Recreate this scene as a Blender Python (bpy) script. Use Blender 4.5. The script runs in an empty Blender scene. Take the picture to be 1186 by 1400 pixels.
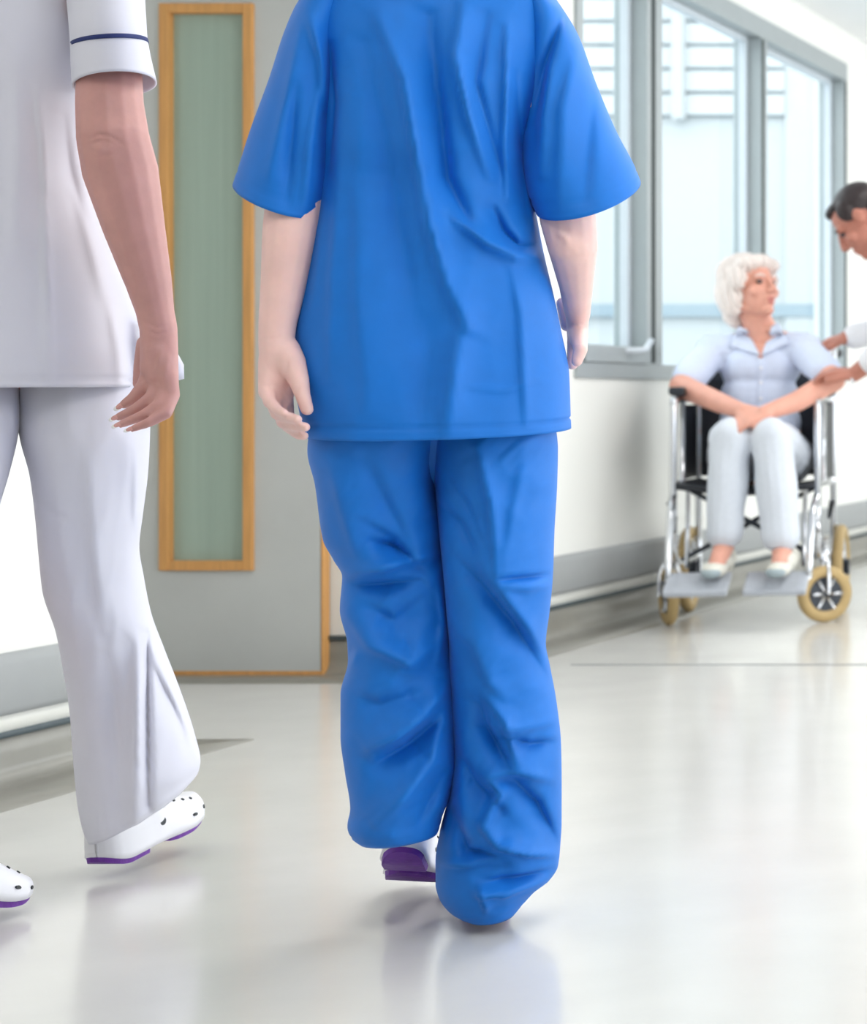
import bpy, bmesh, math, random
import numpy as np
from mathutils import Vector, Matrix, Euler, noise

random.seed(7)
scene = bpy.context.scene
C = scene.collection

# ------------------------------------------------------------------ camera
F = 2800.0            # focal length in photo pixels
VX, VY = 1990.0, 540.0  # vanishing point of the corridor in photo pixels
CAMH = 0.80
cam_d = bpy.data.cameras.new('camera')
cam = bpy.data.objects.new('camera', cam_d)
C.objects.link(cam)
cam.location = (0, 0, CAMH)
cam.rotation_euler = (math.pi / 2, 0, 0)
cam_d.sensor_fit = 'HORIZONTAL'
cam_d.sensor_width = 36
cam_d.lens = F * 36 / 1186
cam_d.shift_x = (593 - VX) / 1186
cam_d.shift_y = (VY - 700) / 1186
cam_d.clip_end = 200
cam_d.dof.use_dof = True
cam_d.dof.focus_distance = 3.1
cam_d.dof.aperture_fstop = 7.0
scene.camera = cam

# ------------------------------------------------------------------ world, lights, exposure
world = bpy.data.worlds.new('world')
scene.world = world
world.use_nodes = True
bg = world.node_tree.nodes['Background']
bg.inputs[0].default_value = (0.93, 0.97, 1.0, 1)
bg.inputs[1].default_value = 2.6

def area(name, loc, rot, sx, sy, power, col=(1, 1, 1)):
    l = bpy.data.lights.new(name, 'AREA')
    l.shape = 'RECTANGLE'; l.size = sx; l.size_y = sy; l.energy = power; l.color = col
    o = bpy.data.objects.new(name, l); C.objects.link(o)
    o.location = loc; o.rotation_euler = rot
    return o
for k, y in enumerate((1.2, 4.0, 6.8, 9.6)):
    area('ceiling_lamp', (-1.0, y, 2.54), (0, 0, 0), 0.6, 1.2, 15, (1.0, 0.97, 0.93))

vs = scene.view_settings
vs.view_transform = 'Standard'
vs.look = 'None'
vs.exposure = 0.42
vs.gamma = 1.0
vs.use_curve_mapping = False

# ------------------------------------------------------------------ helpers
def lin(c):
    c = c / 255.0
    return c / 12.92 if c <= 0.04045 else ((c + 0.055) / 1.055) ** 2.4
def P(px, py, Y):
    return Vector(((px - VX) * Y / F, Y, CAMH + (VY - py) * Y / F))
def R(rpx, Y):
    return rpx * Y / F

MATS = {}
def mat(name, rgb, rough=0.5, var=0.04, scale=18, bump=0.0, bscale=200, metal=0.0, coat=0.0,
        sheen=0.0, sss=0.0, spec=0.5, stretch=(1, 1, 1), emit=0):
    if name in MATS: return MATS[name]
    m = bpy.data.materials.new(name); m.use_nodes = True
    nt = m.node_tree; b = nt.nodes['Principled BSDF']
    tc = nt.nodes.new('ShaderNodeTexCoord')
    mp = nt.nodes.new('ShaderNodeMapping'); mp.inputs['Scale'].default_value = stretch
    nt.links.new(tc.outputs['Object'], mp.inputs[0])
    nz = nt.nodes.new('ShaderNodeTexNoise'); nz.inputs['Scale'].default_value = scale
    nz.inputs['Detail'].default_value = 4
    nt.links.new(mp.outputs[0], nz.inputs['Vector'])
    rp = nt.nodes.new('ShaderNodeMapRange')
    rp.inputs[1].default_value = 0.3; rp.inputs[2].default_value = 0.7
    rp.inputs[3].default_value = 1 - var; rp.inputs[4].default_value = 1 + var
    nt.links.new(nz.outputs['Fac'], rp.inputs[0])
    mx = nt.nodes.new('ShaderNodeVectorMath'); mx.operation = 'SCALE'
    mx.inputs[0].default_value = [lin(c) for c in rgb]
    nt.links.new(rp.outputs[0], mx.inputs['Scale'])
    nt.links.new(mx.outputs[0], b.inputs['Base Color'])
    b.inputs['Roughness'].default_value = rough
    b.inputs['Metallic'].default_value = metal
    b.inputs['Coat Weight'].default_value = coat
    b.inputs['Coat Roughness'].default_value = 0.12
    b.inputs['Sheen Weight'].default_value = sheen
    b.inputs['Specular IOR Level'].default_value = spec
    if sss:
        b.inputs['Subsurface Weight'].default_value = sss
        b.inputs['Subsurface Radius'].default_value = (0.02, 0.007, 0.004)
        b.inputs['Subsurface Scale'].default_value = 0.4
    if bump:
        n2 = nt.nodes.new('ShaderNodeTexNoise'); n2.inputs['Scale'].default_value = bscale
        n2.inputs['Detail'].default_value = 3
        nt.links.new(mp.outputs[0], n2.inputs['Vector'])
        bp = nt.nodes.new('ShaderNodeBump'); bp.inputs['Strength'].default_value = bump
        bp.inputs['Distance'].default_value = 0.002
        nt.links.new(n2.outputs['Fac'], bp.inputs['Height'])
        nt.links.new(bp.outputs[0], b.inputs['Normal'])
    MATS[name] = m
    return m

def glass_mat(name, tint, gloss):
    m = bpy.data.materials.new(name); m.use_nodes = True
    nt = m.node_tree
    for n in list(nt.nodes):
        if n.type == 'BSDF_PRINCIPLED': nt.nodes.remove(n)
    out = nt.nodes['Material Output']
    tr = nt.nodes.new('ShaderNodeBsdfTransparent'); tr.inputs[0].default_value = (*tint, 1)
    gl = nt.nodes.new('ShaderNodeBsdfGlossy'); gl.inputs['Roughness'].default_value = 0.02
    nz = nt.nodes.new('ShaderNodeTexNoise'); nz.inputs['Scale'].default_value = 2
    rp = nt.nodes.new('ShaderNodeMapRange'); rp.inputs[3].default_value = gloss * 0.8; rp.inputs[4].default_value = gloss * 1.2
    mx = nt.nodes.new('ShaderNodeMixShader')
    nt.links.new(nz.outputs['Fac'], rp.inputs[0]); nt.links.new(rp.outputs[0], mx.inputs[0])
    nt.links.new(tr.outputs[0], mx.inputs[1]); nt.links.new(gl.outputs[0], mx.inputs[2])
    nt.links.new(mx.outputs[0], out.inputs[0])
    return m

def link(o, parent=None):
    C.objects.link(o)
    if parent is not None:
        o.parent = parent
        off = Vector(parent.location)      # mesh parts sit at the world origin, so only a root Empty shifts
        o.matrix_parent_inverse = Matrix.Translation(-off)
    return o

def tag(o, label, cat, group=None):
    o['label'] = label; o['category'] = cat
    if group: o['group'] = group
    return o
def thing(name, label, cat, loc, group=None):
    o = bpy.data.objects.new(name, None); C.objects.link(o)
    o.location = loc; o.empty_display_size = 0.1
    return tag(o, label, cat, group)
def struct(o, label=None):
    o['kind'] = 'structure'
    if label: o['label'] = label
    return o

def mesh(name, verts, faces, m=None, parent=None, smooth=True, label=None):
    me = bpy.data.meshes.new(name)
    me.from_pydata([tuple(v) for v in verts], [], [tuple(f) for f in faces])
    me.update()
    if m: me.materials.append(m)
    if smooth: me.polygons.foreach_set('use_smooth', [True] * len(me.polygons))
    o = bpy.data.objects.new(name, me)
    link(o, parent)
    if label: o['label'] = label
    return o

def bm_obj(name, bm, m, parent=None, smooth=False, label=None):
    bmesh.ops.recalc_face_normals(bm, faces=bm.faces)
    me = bpy.data.meshes.new(name); bm.to_mesh(me); bm.free()
    if m: me.materials.append(m)
    if smooth: me.polygons.foreach_set('use_smooth', [True] * len(me.polygons))
    o = bpy.data.objects.new(name, me); link(o, parent)
    if label: o['label'] = label
    return o

def bm_box(bm, x0, x1, y0, y1, z0, z1, bevel=0.0):
    vs_ = [bm.verts.new((x, y, z)) for x in (x0, x1) for y in (y0, y1) for z in (z0, z1)]
    f = [(0, 1, 3, 2), (4, 6, 7, 5), (0, 4, 5, 1), (2, 3, 7, 6), (0, 2, 6, 4), (1, 5, 7, 3)]
    fs = [bm.faces.new([vs_[i] for i in q]) for q in f]
    if bevel:
        es = list({e for q in fs for e in q.edges})
        bmesh.ops.bevel(bm, geom=es, offset=bevel, segments=2, affect='EDGES', profile=0.5)
def box(name, x0, x1, y0, y1, z0, z1, m, parent=None, bevel=0.0, label=None):
    bm = bmesh.new(); bm_box(bm, x0, x1, y0, y1, z0, z1, bevel)
    return bm_obj(name, bm, m, parent, False, label)

def frame_from(d):
    d = Vector(d).normalized()
    a = Vector((0, 0, 1)) if abs(d.z) < 0.9 else Vector((1, 0, 0))
    u = d.cross(a).normalized(); v = d.cross(u).normalized()
    return d, u, v

def tube_data(pts, rads, n=12, cap=True):
    """swept tube along a polyline with given radii"""
    pts = [Vector(p) for p in pts]; V = []; Fs = []
    prev_u = None
    for i, p in enumerate(pts):
        if i == 0: d = pts[1] - p
        elif i == len(pts) - 1: d = p - pts[i - 1]
        else: d = (pts[i + 1] - p).normalized() + (p - pts[i - 1]).normalized()
        d, u, v = frame_from(d)
        if prev_u is not None:
            u = (prev_u - d * prev_u.dot(d)).normalized(); v = d.cross(u)
        prev_u = u
        r = rads[i] if isinstance(rads, (list, tuple)) else rads
        for k in range(n):
            a = 2 * math.pi * k / n
            V.append(p + (u * math.cos(a) + v * math.sin(a)) * r)
    for i in range(len(pts) - 1):
        for k in range(n):
            Fs.append((i * n + k, i * n + (k + 1) % n, (i + 1) * n + (k + 1) % n, (i + 1) * n + k))
    if cap:
        Fs.append(tuple(range(n))); Fs.append(tuple(reversed(range((len(pts) - 1) * n, len(pts) * n))))
    return V, Fs
def smooth_path(pts, sub=6):
    pts = [Vector(p) for p in pts]; out = []
    for i in range(len(pts) - 1):
        p0 = pts[max(i - 1, 0)]; p1 = pts[i]; p2 = pts[i + 1]; p3 = pts[min(i + 2, len(pts) - 1)]
        for k in range(sub):
            t = k / sub
            out.append(0.5 * ((2 * p1) + (p2 - p0) * t + (2 * p0 - 5 * p1 + 4 * p2 - p3) * t * t + (3 * p1 - p0 - 3 * p2 + p3) * t ** 3))
    out.append(pts[-1]); return out
def tube(name, pts, r, m, parent=None, n=12, sm=0, label=None):
    if sm: pts = smooth_path(pts, sm)
    V, Fs = tube_data(pts, r, n)
    return mesh(name, V, Fs, m, parent, True, label)

# --- blobs: unions of capsules and ellipsoids remeshed into one continuous skin
def cap_data(p0, r0, p1, r1, n=14, m=5):
    p0 = Vector(p0); p1 = Vector(p1)
    d, u, v = frame_from(p1 - p0)
    pts = []; rad = []
    for i in range(m):
        a = math.pi / 2 * (1 - i / m)
        pts.append(p0 - d * r0 * math.sin(a)); rad.append(max(r0 * math.cos(a), r0 * 0.02))
    pts.append(p0); rad.append(r0); pts.append(p1); rad.append(r1)
    for i in range(1, m + 1):
        a = math.pi / 2 * i / m
        pts.append(p1 + d * r1 * math.sin(a)); rad.append(max(r1 * math.cos(a), r1 * 0.02))
    V = []; Fs = []
    for p, r in zip(pts, rad):
        for k in range(n):
            a = 2 * math.pi * k / n
            V.append(p + (u * math.cos(a) + v * math.sin(a)) * r)
    L = len(pts)
    for i in range(L - 1):
        for k in range(n):
            Fs.append((i * n + k, i * n + (k + 1) % n, (i + 1) * n + (k + 1) % n, (i + 1) * n + k))
    Fs.append(tuple(range(n))); Fs.append(tuple(reversed(range((L - 1) * n, L * n))))
    return V, Fs
def ell_data(c, rad, rot=None, n=20, m=12):
    c = Vector(c); V = []; Fs = []
    for i in range(m + 1):
        th = math.pi * (i + 0.02) / (m + 0.04)
        for k in range(n):
            a = 2 * math.pi * k / n
            q = Vector((rad[0] * math.sin(th) * math.cos(a), rad[1] * math.sin(th) * math.sin(a), rad[2] * math.cos(th)))
            if rot is not None: q = rot @ q
            V.append(c + q)
    for i in range(m):
        for k in range(n):
            Fs.append((i * n + k, (i + 1) * n + k, (i + 1) * n + (k + 1) % n, i * n + (k + 1) % n))
    Fs.append(tuple(reversed(range(n)))); Fs.append(tuple(range(m * n, (m + 1) * n)))
    return V, Fs

def blob(name, prims, voxel, iters, m, parent=None, post=None, label=None):
    V = []; Fs = []
    for pr in prims:
        if pr[0] == 'c': v, f = cap_data(*pr[1:])
        else: v, f = ell_data(*pr[1:])
        o = len(V); V += v; Fs += [tuple(i + o for i in q) for q in f]
    me = bpy.data.meshes.new('tmp'); me.from_pydata([tuple(v) for v in V], [], Fs)
    bm = bmesh.new(); bm.from_mesh(me); bmesh.ops.recalc_face_normals(bm, faces=bm.faces); bm.to_mesh(me); bm.free()
    t = bpy.data.objects.new('tmp', me); C.objects.link(t)
    rm = t.modifiers.new('r', 'REMESH'); rm.mode = 'VOXEL'; rm.voxel_size = voxel
    sm = t.modifiers.new('s', 'SMOOTH'); sm.factor = 0.5; sm.iterations = iters
    dg = bpy.context.evaluated_depsgraph_get()
    me2 = bpy.data.meshes.new_from_object(t.evaluated_get(dg))
    bpy.data.objects.remove(t); bpy.data.meshes.remove(me)
    me2.name = name; me2.materials.clear(); me2.materials.append(m)
    me2.polygons.foreach_set('use_smooth', [True] * len(me2.polygons))
    if post:
        n = len(me2.vertices); co = np.zeros(n * 3); no = np.zeros(n * 3)
        me2.vertices.foreach_get('co', co); me2.vertices.foreach_get('normal', no)
        co = co.reshape(-1, 3); no = no.reshape(-1, 3)
        co = post(co, no); me2.vertices.foreach_set('co', co.ravel()); me2.update()
    o = bpy.data.objects.new(name, me2); link(o, parent)
    if label: o['label'] = label
    return o

def crease(strokes):
    def f(co, no):
        px = VX + co[:, 0] * F / co[:, 1]; py = VY - (co[:, 2] - CAMH) * F / co[:, 1]
        h = fold_field(px, py, strokes, 0) * np.clip(-no[:, 1] * .9 + no[:, 0] * .4, 0, 1)
        return co + no * h[:, None]
    return f
def chain(pts):
    """pts: (px, py, Y, rpx) -> capsules"""
    out = []
    for a, b in zip(pts[:-1], pts[1:]):
        out.append(('c', P(*a[:3]), R(a[3], a[2]), P(*b[:3]), R(b[3], b[2])))
    return out
def wchain(pts):
    """world points (x, y, z, r)"""
    return [('c', a[:3], a[3], b[:3], b[3]) for a, b in zip(pts[:-1], pts[1:])]

# --- lofted cloth
FOLD = 2.5
def fold_field(px, py, strokes, asym=.5):
    """ridges (amp > 0) and creases (amp < 0) along photo polylines; cloth hangs over, so a ridge
    falls off steeply on its lower side and slopes gently above"""
    h = np.zeros_like(px)
    for pts, amp, w in strokes:
        best = np.full_like(px, 1e9); tb = np.zeros_like(px); pr = np.zeros_like(px)
        n = len(pts) - 1; sg = 1 if amp > 0 else -1
        for i in range(n):
            ax, ay = pts[i]; bx, by = pts[i + 1]
            dx, dy = bx - ax, by - ay; L2 = dx * dx + dy * dy
            t = np.clip(((px - ax) * dx + (py - ay) * dy) / L2, 0, 1)
            vx, vy = px - ax - t * dx, py - ay - t * dy
            d = np.hypot(vx, vy)
            u = d < best
            best = np.where(u, d, best); tb = np.where(u, (i + t) / n, tb)
            pr = np.where(u, sg * (-.6 * vx + .8 * vy), pr)
        taper = 0.25 + 0.75 * np.sin(np.pi * np.clip(tb * 0.9 + 0.05, 0, 1))
        we = w * (1 - asym * np.tanh(pr / (w * .35)))
        h += FOLD * amp * taper * np.exp(-1.5 * (np.sqrt((best / we) ** 2 + .1) - .316))
    return h
def catmull(arr, n):
    arr = np.array(arr, float); k = len(arr)
    seg = np.linalg.norm(np.diff((arr[:, 0:2] + arr[:, 2:4]) / 2, axis=0), axis=1); seg = np.maximum(seg, 1e-3)
    tt = np.concatenate([[0], np.cumsum(seg)]); s = np.linspace(0, tt[-1], n)
    # monotone cubic (Fritsch-Carlson style) per column
    out = np.zeros((n, arr.shape[1]))
    h = np.diff(tt)
    for c in range(arr.shape[1]):
        y = arr[:, c]; dl = np.diff(y) / h
        mm = np.zeros(k); mm[0] = dl[0]; mm[-1] = dl[-1]
        for i in range(1, k - 1):
            mm[i] = 0 if dl[i - 1] * dl[i] <= 0 else 2 / (1 / dl[i - 1] + 1 / dl[i])
        idx = np.clip(np.searchsorted(tt, s, side='right') - 1, 0, k - 2)
        t = (s - tt[idx]) / h[idx]
        out[:, c] = ((2 * t**3 - 3 * t**2 + 1) * y[idx] + (t**3 - 2 * t**2 + t) * h[idx] * mm[idx]
                     + (-2 * t**3 + 3 * t**2) * y[idx + 1] + (t**3 - t**2) * h[idx] * mm[idx + 1])
    return out

def cloth(name, rows, nr, na, m, parent, folds=(), power=2.3, wr=0.0012, wscale=9.0, thick=0.0025, hem=None, seed=0, label=None, tilt=0.0, crumple=0.0, csc=(46, 30)):
    """rows: (Lx, Ly, Rx, Ry, Y, half thickness in m): a garment tube whose outline runs through the
    given photo points at distance Y; its front-to-back axis lies along the horizontal line of sight"""
    A = catmull(rows, nr)
    ang = np.linspace(0, 2 * np.pi, na, endpoint=False)
    ct, st = np.cos(ang), np.sin(ang)
    e = 2.0 / power
    ct = np.sign(ct) * np.abs(ct) ** e; st = np.sign(st) * np.abs(st) ** e
    V = np.zeros((nr, na, 3))
    for i in range(nr):
        lx, ly, rx, ry, Y, b = A[i]
        c = P((lx + rx) / 2, (ly + ry) / 2, Y)
        phi = math.atan2(c.x, c.y)
        d = np.array((math.sin(phi), math.cos(phi), 0))
        wx = (rx - lx) / 2 * Y / F
        W = np.array((wx * math.cos(phi) ** 2, -wx * math.cos(phi) * math.sin(phi), -(ry - ly) / 2 * Y / F))
        V[i] = np.array(c)[None] + ct[:, None] * W[None] - (st * b)[:, None] * d[None]
        V[i, :, 2] -= st * tilt * i / (nr - 1)
    flat = V.reshape(-1, 3)
    px = VX + flat[:, 0] * F / flat[:, 1]; py = VY - (flat[:, 2] - CAMH) * F / flat[:, 1]
    disp = fold_field(px, py, folds) if len(folds) else np.zeros(len(flat))
    if crumple:
        for q in range(len(flat)):
            a_ = px[q] / csc[0] + seed; b_ = (py[q] + .55 * px[q]) / csc[1]
            n1 = noise.noise(Vector((a_, b_, 1.7))); n2 = noise.noise(Vector((a_ * 1.9, b_ * 2.1, 5.2)))
            disp[q] += crumple * (.5 - 2 * abs(n1)) + crumple * .45 * (.5 - 2 * abs(n2))
    wgt = np.clip(np.tile(st, nr), 0, 1) ** 0.6
    nz = np.array([noise.noise(Vector((p[0] * wscale + seed, p[1] * wscale, p[2] * wscale * 0.6))) +
                   0.5 * noise.noise(Vector((p[0] * wscale * 2.7 + seed, p[1] * wscale * 2.7, p[2] * wscale * 2))) for p in flat])
    cx = VX + (flat[:, 0].mean()) * F / flat[:, 1].mean()
    phi = math.atan2(flat[:, 0].mean(), flat[:, 1].mean())
    d = np.array((math.sin(phi), math.cos(phi), 0))
    flat -= d[None] * (disp * wgt + nz * wr * np.tile(np.sign(st), nr) * (0.3 + 0.7 * np.abs(np.tile(st, nr))))[:, None]
    if hem:                                   # a turned-up hem: a stitched groove above the edge
        k = max(1, int(nr * hem))
        V2 = flat.reshape(nr, na, 3)
        cen = V2.mean(axis=1, keepdims=True)
        V2[nr - 1 - k] = cen[nr - 1 - k] + (V2[nr - 1 - k] - cen[nr - 1 - k]) * 0.985
        flat = V2.reshape(-1, 3)
    Fs = []
    for i in range(nr - 1):
        for k in range(na):
            Fs.append((i * na + k, i * na + (k + 1) % na, (i + 1) * na + (k + 1) % na, (i + 1) * na + k))
    o = mesh(name, flat, Fs, m, parent, True, label)
    if thick:
        s = o.modifiers.new('thickness', 'SOLIDIFY'); s.thickness = thick; s.offset = 0
    return o

# ------------------------------------------------------------------ materials
M_wall = mat('wall_paint', (238, 238, 233), 0.6, 0.01, 3, 0.05, 300)
M_ceil = mat('ceiling_paint', (243, 244, 245), 0.7, 0.01, 3)
M_floor = mat('floor_vinyl', (222, 221, 217), 0.22, 0.03, 5, 0.03, 60, coat=0.25)
M_border = mat('border_vinyl', (140, 138, 130), 0.3, 0.07, 9, 0.05, 60, coat=0.2)
M_bumper = mat('bumper_vinyl', (160, 163, 164), 0.45, 0.03, 8)
M_capping = mat('capping_strip', (62, 76, 82), 0.4, 0.03)
M_joint = mat('floor_joint', (120, 128, 132), 0.4, 0.3, 2)
M_skirt = mat('skirting_paint', (226, 226, 219), 0.45, 0.02)
M_alu = mat('frame_aluminium', (164, 171, 173), 0.4, 0.02, 10, metal=0.15)
M_gasket = mat('rubber_gasket', (48, 58, 58), 0.6, 0.03)
M_sash = mat('sash_paint', (205, 213, 220), 0.35, 0.02)
M_steel = mat('chrome', (216, 218, 222), 0.14, 0.02, metal=1.0)
M_door = mat('door_laminate', (206, 208, 206), 0.4, 0.035, 5)
M_wood = mat('oak_lipping', (222, 164, 98), 0.45, 0.1, 6, stretch=(14, 14, 1))
M_panel = mat('door_glass', (166, 186, 172), 0.18, 0.05, 3, stretch=(16, 16, 0.4), coat=0.3)
M_ext = mat('facade_render', (182, 186, 188), 0.8, 0.01)
M_extband = mat('facade_band', (142, 158, 168), 0.7, 0.02)
M_louvre = mat('louvre_paint', (188, 192, 194), 0.6, 0.01)
M_extg = mat('facade_shadow_gap', (140, 148, 152), 0.8, 0.01)  # shadow lines under the slats, put into a darker colour
M_glass = glass_mat('window_glass', (0.95, 0.98, 0.98), 0.06)
M_blue = mat('blue_scrub_cotton', (0, 114, 210), 0.6, 0.03, 30, 0.08, 900, sheen=0.05, spec=0.4)
M_white = mat('white_uniform_cotton', (224, 224, 236), 0.7, 0.01, 20, 0.05, 900, sheen=0.1)
M_navy = mat('navy_piping', (24, 42, 104), 0.7, 0.04)
M_skin_a = mat('skin_pale', (242, 202, 195), 0.5, 0.05, 25, 0.06, 150, sss=0.15)
M_skin_b = mat('skin_pink', (206, 154, 147), 0.5, 0.06, 25, 0.08, 150, sss=0.12)
M_skin_c = mat('skin_elder', (230, 168, 148), 0.5, 0.06, 30, 0.05, 150, sss=0.1)
M_skin_d = mat('skin_tan', (186, 122, 104), 0.5, 0.06, 30, 0.05, 150, sss=0.1)
M_nail = mat('nail_white', (252, 250, 248), 0.2, 0.02)
M_nailp = mat('nail_pink', (226, 170, 164), 0.25, 0.02)
M_lip = mat('lips', (190, 96, 96), 0.4, 0.05)
M_mouth = mat('mouth_dark', (120, 50, 52), 0.5, 0.05)
M_eye = mat('eye_dark', (70, 62, 66), 0.25, 0.05)
M_hair_w = mat('hair_white', (240, 228, 222), 0.5, 0.1, 30, 0.5, 90, stretch=(3, 3, 0.6))
M_hair_k = mat('hair_dark', (40, 28, 30), 0.4, 0.25, 60, 0.5, 120, stretch=(3, 3, 0.6))
M_hair_b = mat('hair_brown', (96, 64, 44), 0.4, 0.2, 60, 0.5, 120, stretch=(3, 3, 0.6))
M_blouse = mat('blouse_pale_blue', (214, 224, 246), 0.7, 0.02, 60, 0.05, 600)
M_trous_e = mat('trousers_pale_grey', (218, 224, 234), 0.7, 0.02, 60, 0.05, 600)
M_clog = mat('clog_white', (242, 242, 248), 0.32, 0.01)
M_sole = mat('clog_purple', (112, 52, 160), 0.5, 0.12, 60, 0.7, 110)
M_hole = mat('clog_hole', (26, 34, 40), 0.5, 0.02)
M_lining = mat('clog_lining', (120, 122, 136), 0.6, 0.03)
M_black = mat('vinyl_black', (34, 38, 46), 0.45, 0.05)
M_tyre = mat('tyre_tan', (198, 170, 118), 0.6, 0.04)
M_hub = mat('hub_dark', (52, 58, 68), 0.4, 0.04)
M_plate = mat('footplate_grey', (182, 187, 196), 0.4, 0.05, 30)
M_coat = mat('white_coat', (240, 241, 246), 0.7, 0.01, 60)
M_dark = mat('dark_trousers', (48, 52, 66), 0.7, 0.03, 60)
M_shoew = mat('canvas_shoe', (226, 224, 214), 0.6, 0.03)
M_shoeg = mat('shoe_sole_grey', (158, 172, 178), 0.6, 0.03)
M_shoed = mat('dark_shoe', (40, 36, 36), 0.4, 0.03)

# ------------------------------------------------------------------ setting
WX = -2.95        # window wall
LX = -2.97        # near left wall
YC = 4.56         # where the near left wall ends
YD = 5.86         # wall with the door
XR = 2.0          # right wall
YE = 14.0
CH = 2.56
bm = bmesh.new(); bm_box(bm, -4.4, XR, -4, YD + .15, -0.1, 0); bm_box(bm, WX - .15, XR, YD + .15, YE, -0.1, 0)
struct(bm_obj('floor', bm, M_floor))
bm = bmesh.new(); bm_box(bm, -4.4, XR, -4, YD + .15, CH, CH + .1); bm_box(bm, WX - .15, XR, YD + .15, YE, CH, CH + .1)
struct(bm_obj('ceiling', bm, M_ceil))
struct(box('wall_left', LX - 1.4, LX, -4, YC, 0, CH, M_wall))
struct(box('wall_recess', -4.4, -4.3, YC, YD, 0, CH, M_wall))
struct(box('wall_door', -4.4, WX, YD, YD + 0.15, 0, CH, M_wall))
def ywin(x): return WX * F / (x - VX)
W0, W1, W2, W3 = ywin(785), ywin(891), ywin(1042), ywin(1156)
ZS, ZT = 0.857, 2.40
# window wall around the opening
bm = bmesh.new()
bm_box(bm, WX - 0.15, WX, YD + 0.15, W0, 0, CH)
bm_box(bm, WX - 0.15, WX, W3, YE, 0, CH)
bm_box(bm, WX - 0.15, WX, W0, W3, 0, ZS)
bm_box(bm, WX - 0.15, WX, W0, W3, ZT, CH)
struct(bm_obj('wall_window', bm, M_wall))
struct(box('wall_light_block', -4.4, XR, -4.1, -4, 0, CH, M_wall))  # unseen wall behind the camera, added to cut flat frontal light
struct(box('wall_end', WX, XR, YE, YE + 0.1, 0, CH, M_wall))
# right wall of the corridor: a long row of tall windows lets the daylight in
bm = bmesh.new()
bm_box(bm, XR, XR + 0.15, -4, YE, 0, 0.4)
bm_box(bm, XR, XR + 0.15, -4, YE, 2.42, CH)
bm_box(bm, XR, XR + 0.15, -4, 0.9, 0.4, 2.42)  # unseen stretch closed off so light falls more from the side
for y in np.arange(1.4, YE + 0.1, 1.8):
    bm_box(bm, XR, XR + 0.15, y - 0.05, y + 0.05, 0.4, 2.42)
struct(bm_obj('wall_right', bm, M_wall))

# coved skirtings, crash strips
def prof_run(name, prof, a, b, nrm, m, bevel_ends=None):
    """profile (offset from wall, z) swept from a to b (xy), nrm = into the room; end offsets mitre the corner"""
    a = Vector((*a, 0)); b = Vector((*b, 0)); n = Vector((*nrm, 0)); d = (b - a).normalized()
    e0, e1 = bevel_ends or (0, 0)
    V = []; Fs = []
    k = len(prof)
    for (o, z) in prof: V.append(a + n * o + Vector((0, 0, z)) + d * o * e0)
    for (o, z) in prof: V.append(b + n * o + Vector((0, 0, z)) + d * o * e1)
    for i in range(k - 1): Fs.append((i, i + 1, k + i + 1, k + i))
    return struct(mesh(name, V, Fs, m, None, True))
cove = [(0.001, 0.10), (0.006, 0.10), (0.008, 0.06)] + [(0.045 - 0.037 * math.cos(t), 0.045 - 0.041 * math.sin(t)) for t in np.linspace(0.1, math.pi / 2, 7)] + [(0.07, 0.003), (0.185, 0.003), (0.187, 0.0)]
capp = [(0.0, 0.112), (0.012, 0.112), (0.013, 0.100), (0.0, 0.098)]
skir = [(0.0, 0.145), (0.006, 0.145), (0.006, 0.112), (0.0, 0.112)]
bump = [(0.0, 0.272), (0.008, 0.272), (0.016, 0.266), (0.02, 0.25), (0.02, 0.16), (0.016, 0.148), (0.0, 0.143)]
n_tr = 1
for a, b, nrm, ends, full in (((LX, -4), (LX, YC), (1, 0), (0, 1), True),
                              ((LX, YC), (-4.3, YC), (0, 1), (-1, -1), False),
                              ((-4.3, YC), (-4.3, YD), (1, 0), (1, -1), False),
                              ((-4.3, YD), (WX, YD), (0, -1), (1, 1), False),
                              ((WX, YD), (WX, YE), (1, 0), (-1, 0), True)):
    for pr, mm in ((cove, M_border), (capp, M_capping)) + (((skir, M_skirt), (bump, M_bumper)) if full else ()):
        prof_run('trim_%d' % n_tr, pr, a, b, nrm, mm, ends); n_tr += 1
# floor joint across the corridor
YS = F * CAMH / 369.0
struct(box('trim_%d' % n_tr, -2.62, XR, YS - 0.004, YS + 0.004, -0.01, 0.0015, M_joint))

# door
dr = bpy.data.objects.new('door_1', None); C.objects.link(dr)
DY = 5.82; DX1 = (442 - VX) * DY / F; DX0 = DX1 - 0.92
dr.location = (DX0, DY, 0); struct(dr, 'grey laminate door with oak lipping and tall glazed vision panel')
def dpx(x): return (x - VX) * DY / F
def dpz(y): return CAMH + (VY - y) * DY / F
gx0, gx1, gz0, gz1 = dpx(220), dpx(348), dpz(780), dpz(5)
DT = 2.10; DB = 0.012; fy = DY; by = DY + 0.036
bm = bmesh.new()
bm_box(bm, DX0, gx0 + 0.01, fy, by, DB, DT); bm_box(bm, gx1 - 0.01, DX1 - 0.008, fy, by, DB, DT)
bm_box(bm, gx0 + 0.01, gx1 - 0.01, fy, by, DB, gz0 + 0.01); bm_box(bm, gx0 + 0.01, gx1 - 0.01, fy, by, gz1 - 0.01, DT)
bm_obj('leaf', bm, M_door, dr)
box('edge_lipping', DX1 - 0.006, DX1, fy - 0.001, by, DB, DT, M_wood, dr, 0.002, 'oak edge strip')
box('bottom_lipping', DX0, DX1, fy - 0.001, by, 0.003, DB + 0.004, M_wood, dr, 0.0015, 'oak edge strip')
fw = 0.028
bm = bmesh.new()
bm_box(bm, gx0, gx0 + fw, fy - 0.012, by, gz0, gz1, 0.003)
bm_box(bm, gx1 - fw, gx1, fy - 0.012, by, gz0, gz1, 0.003)
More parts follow.
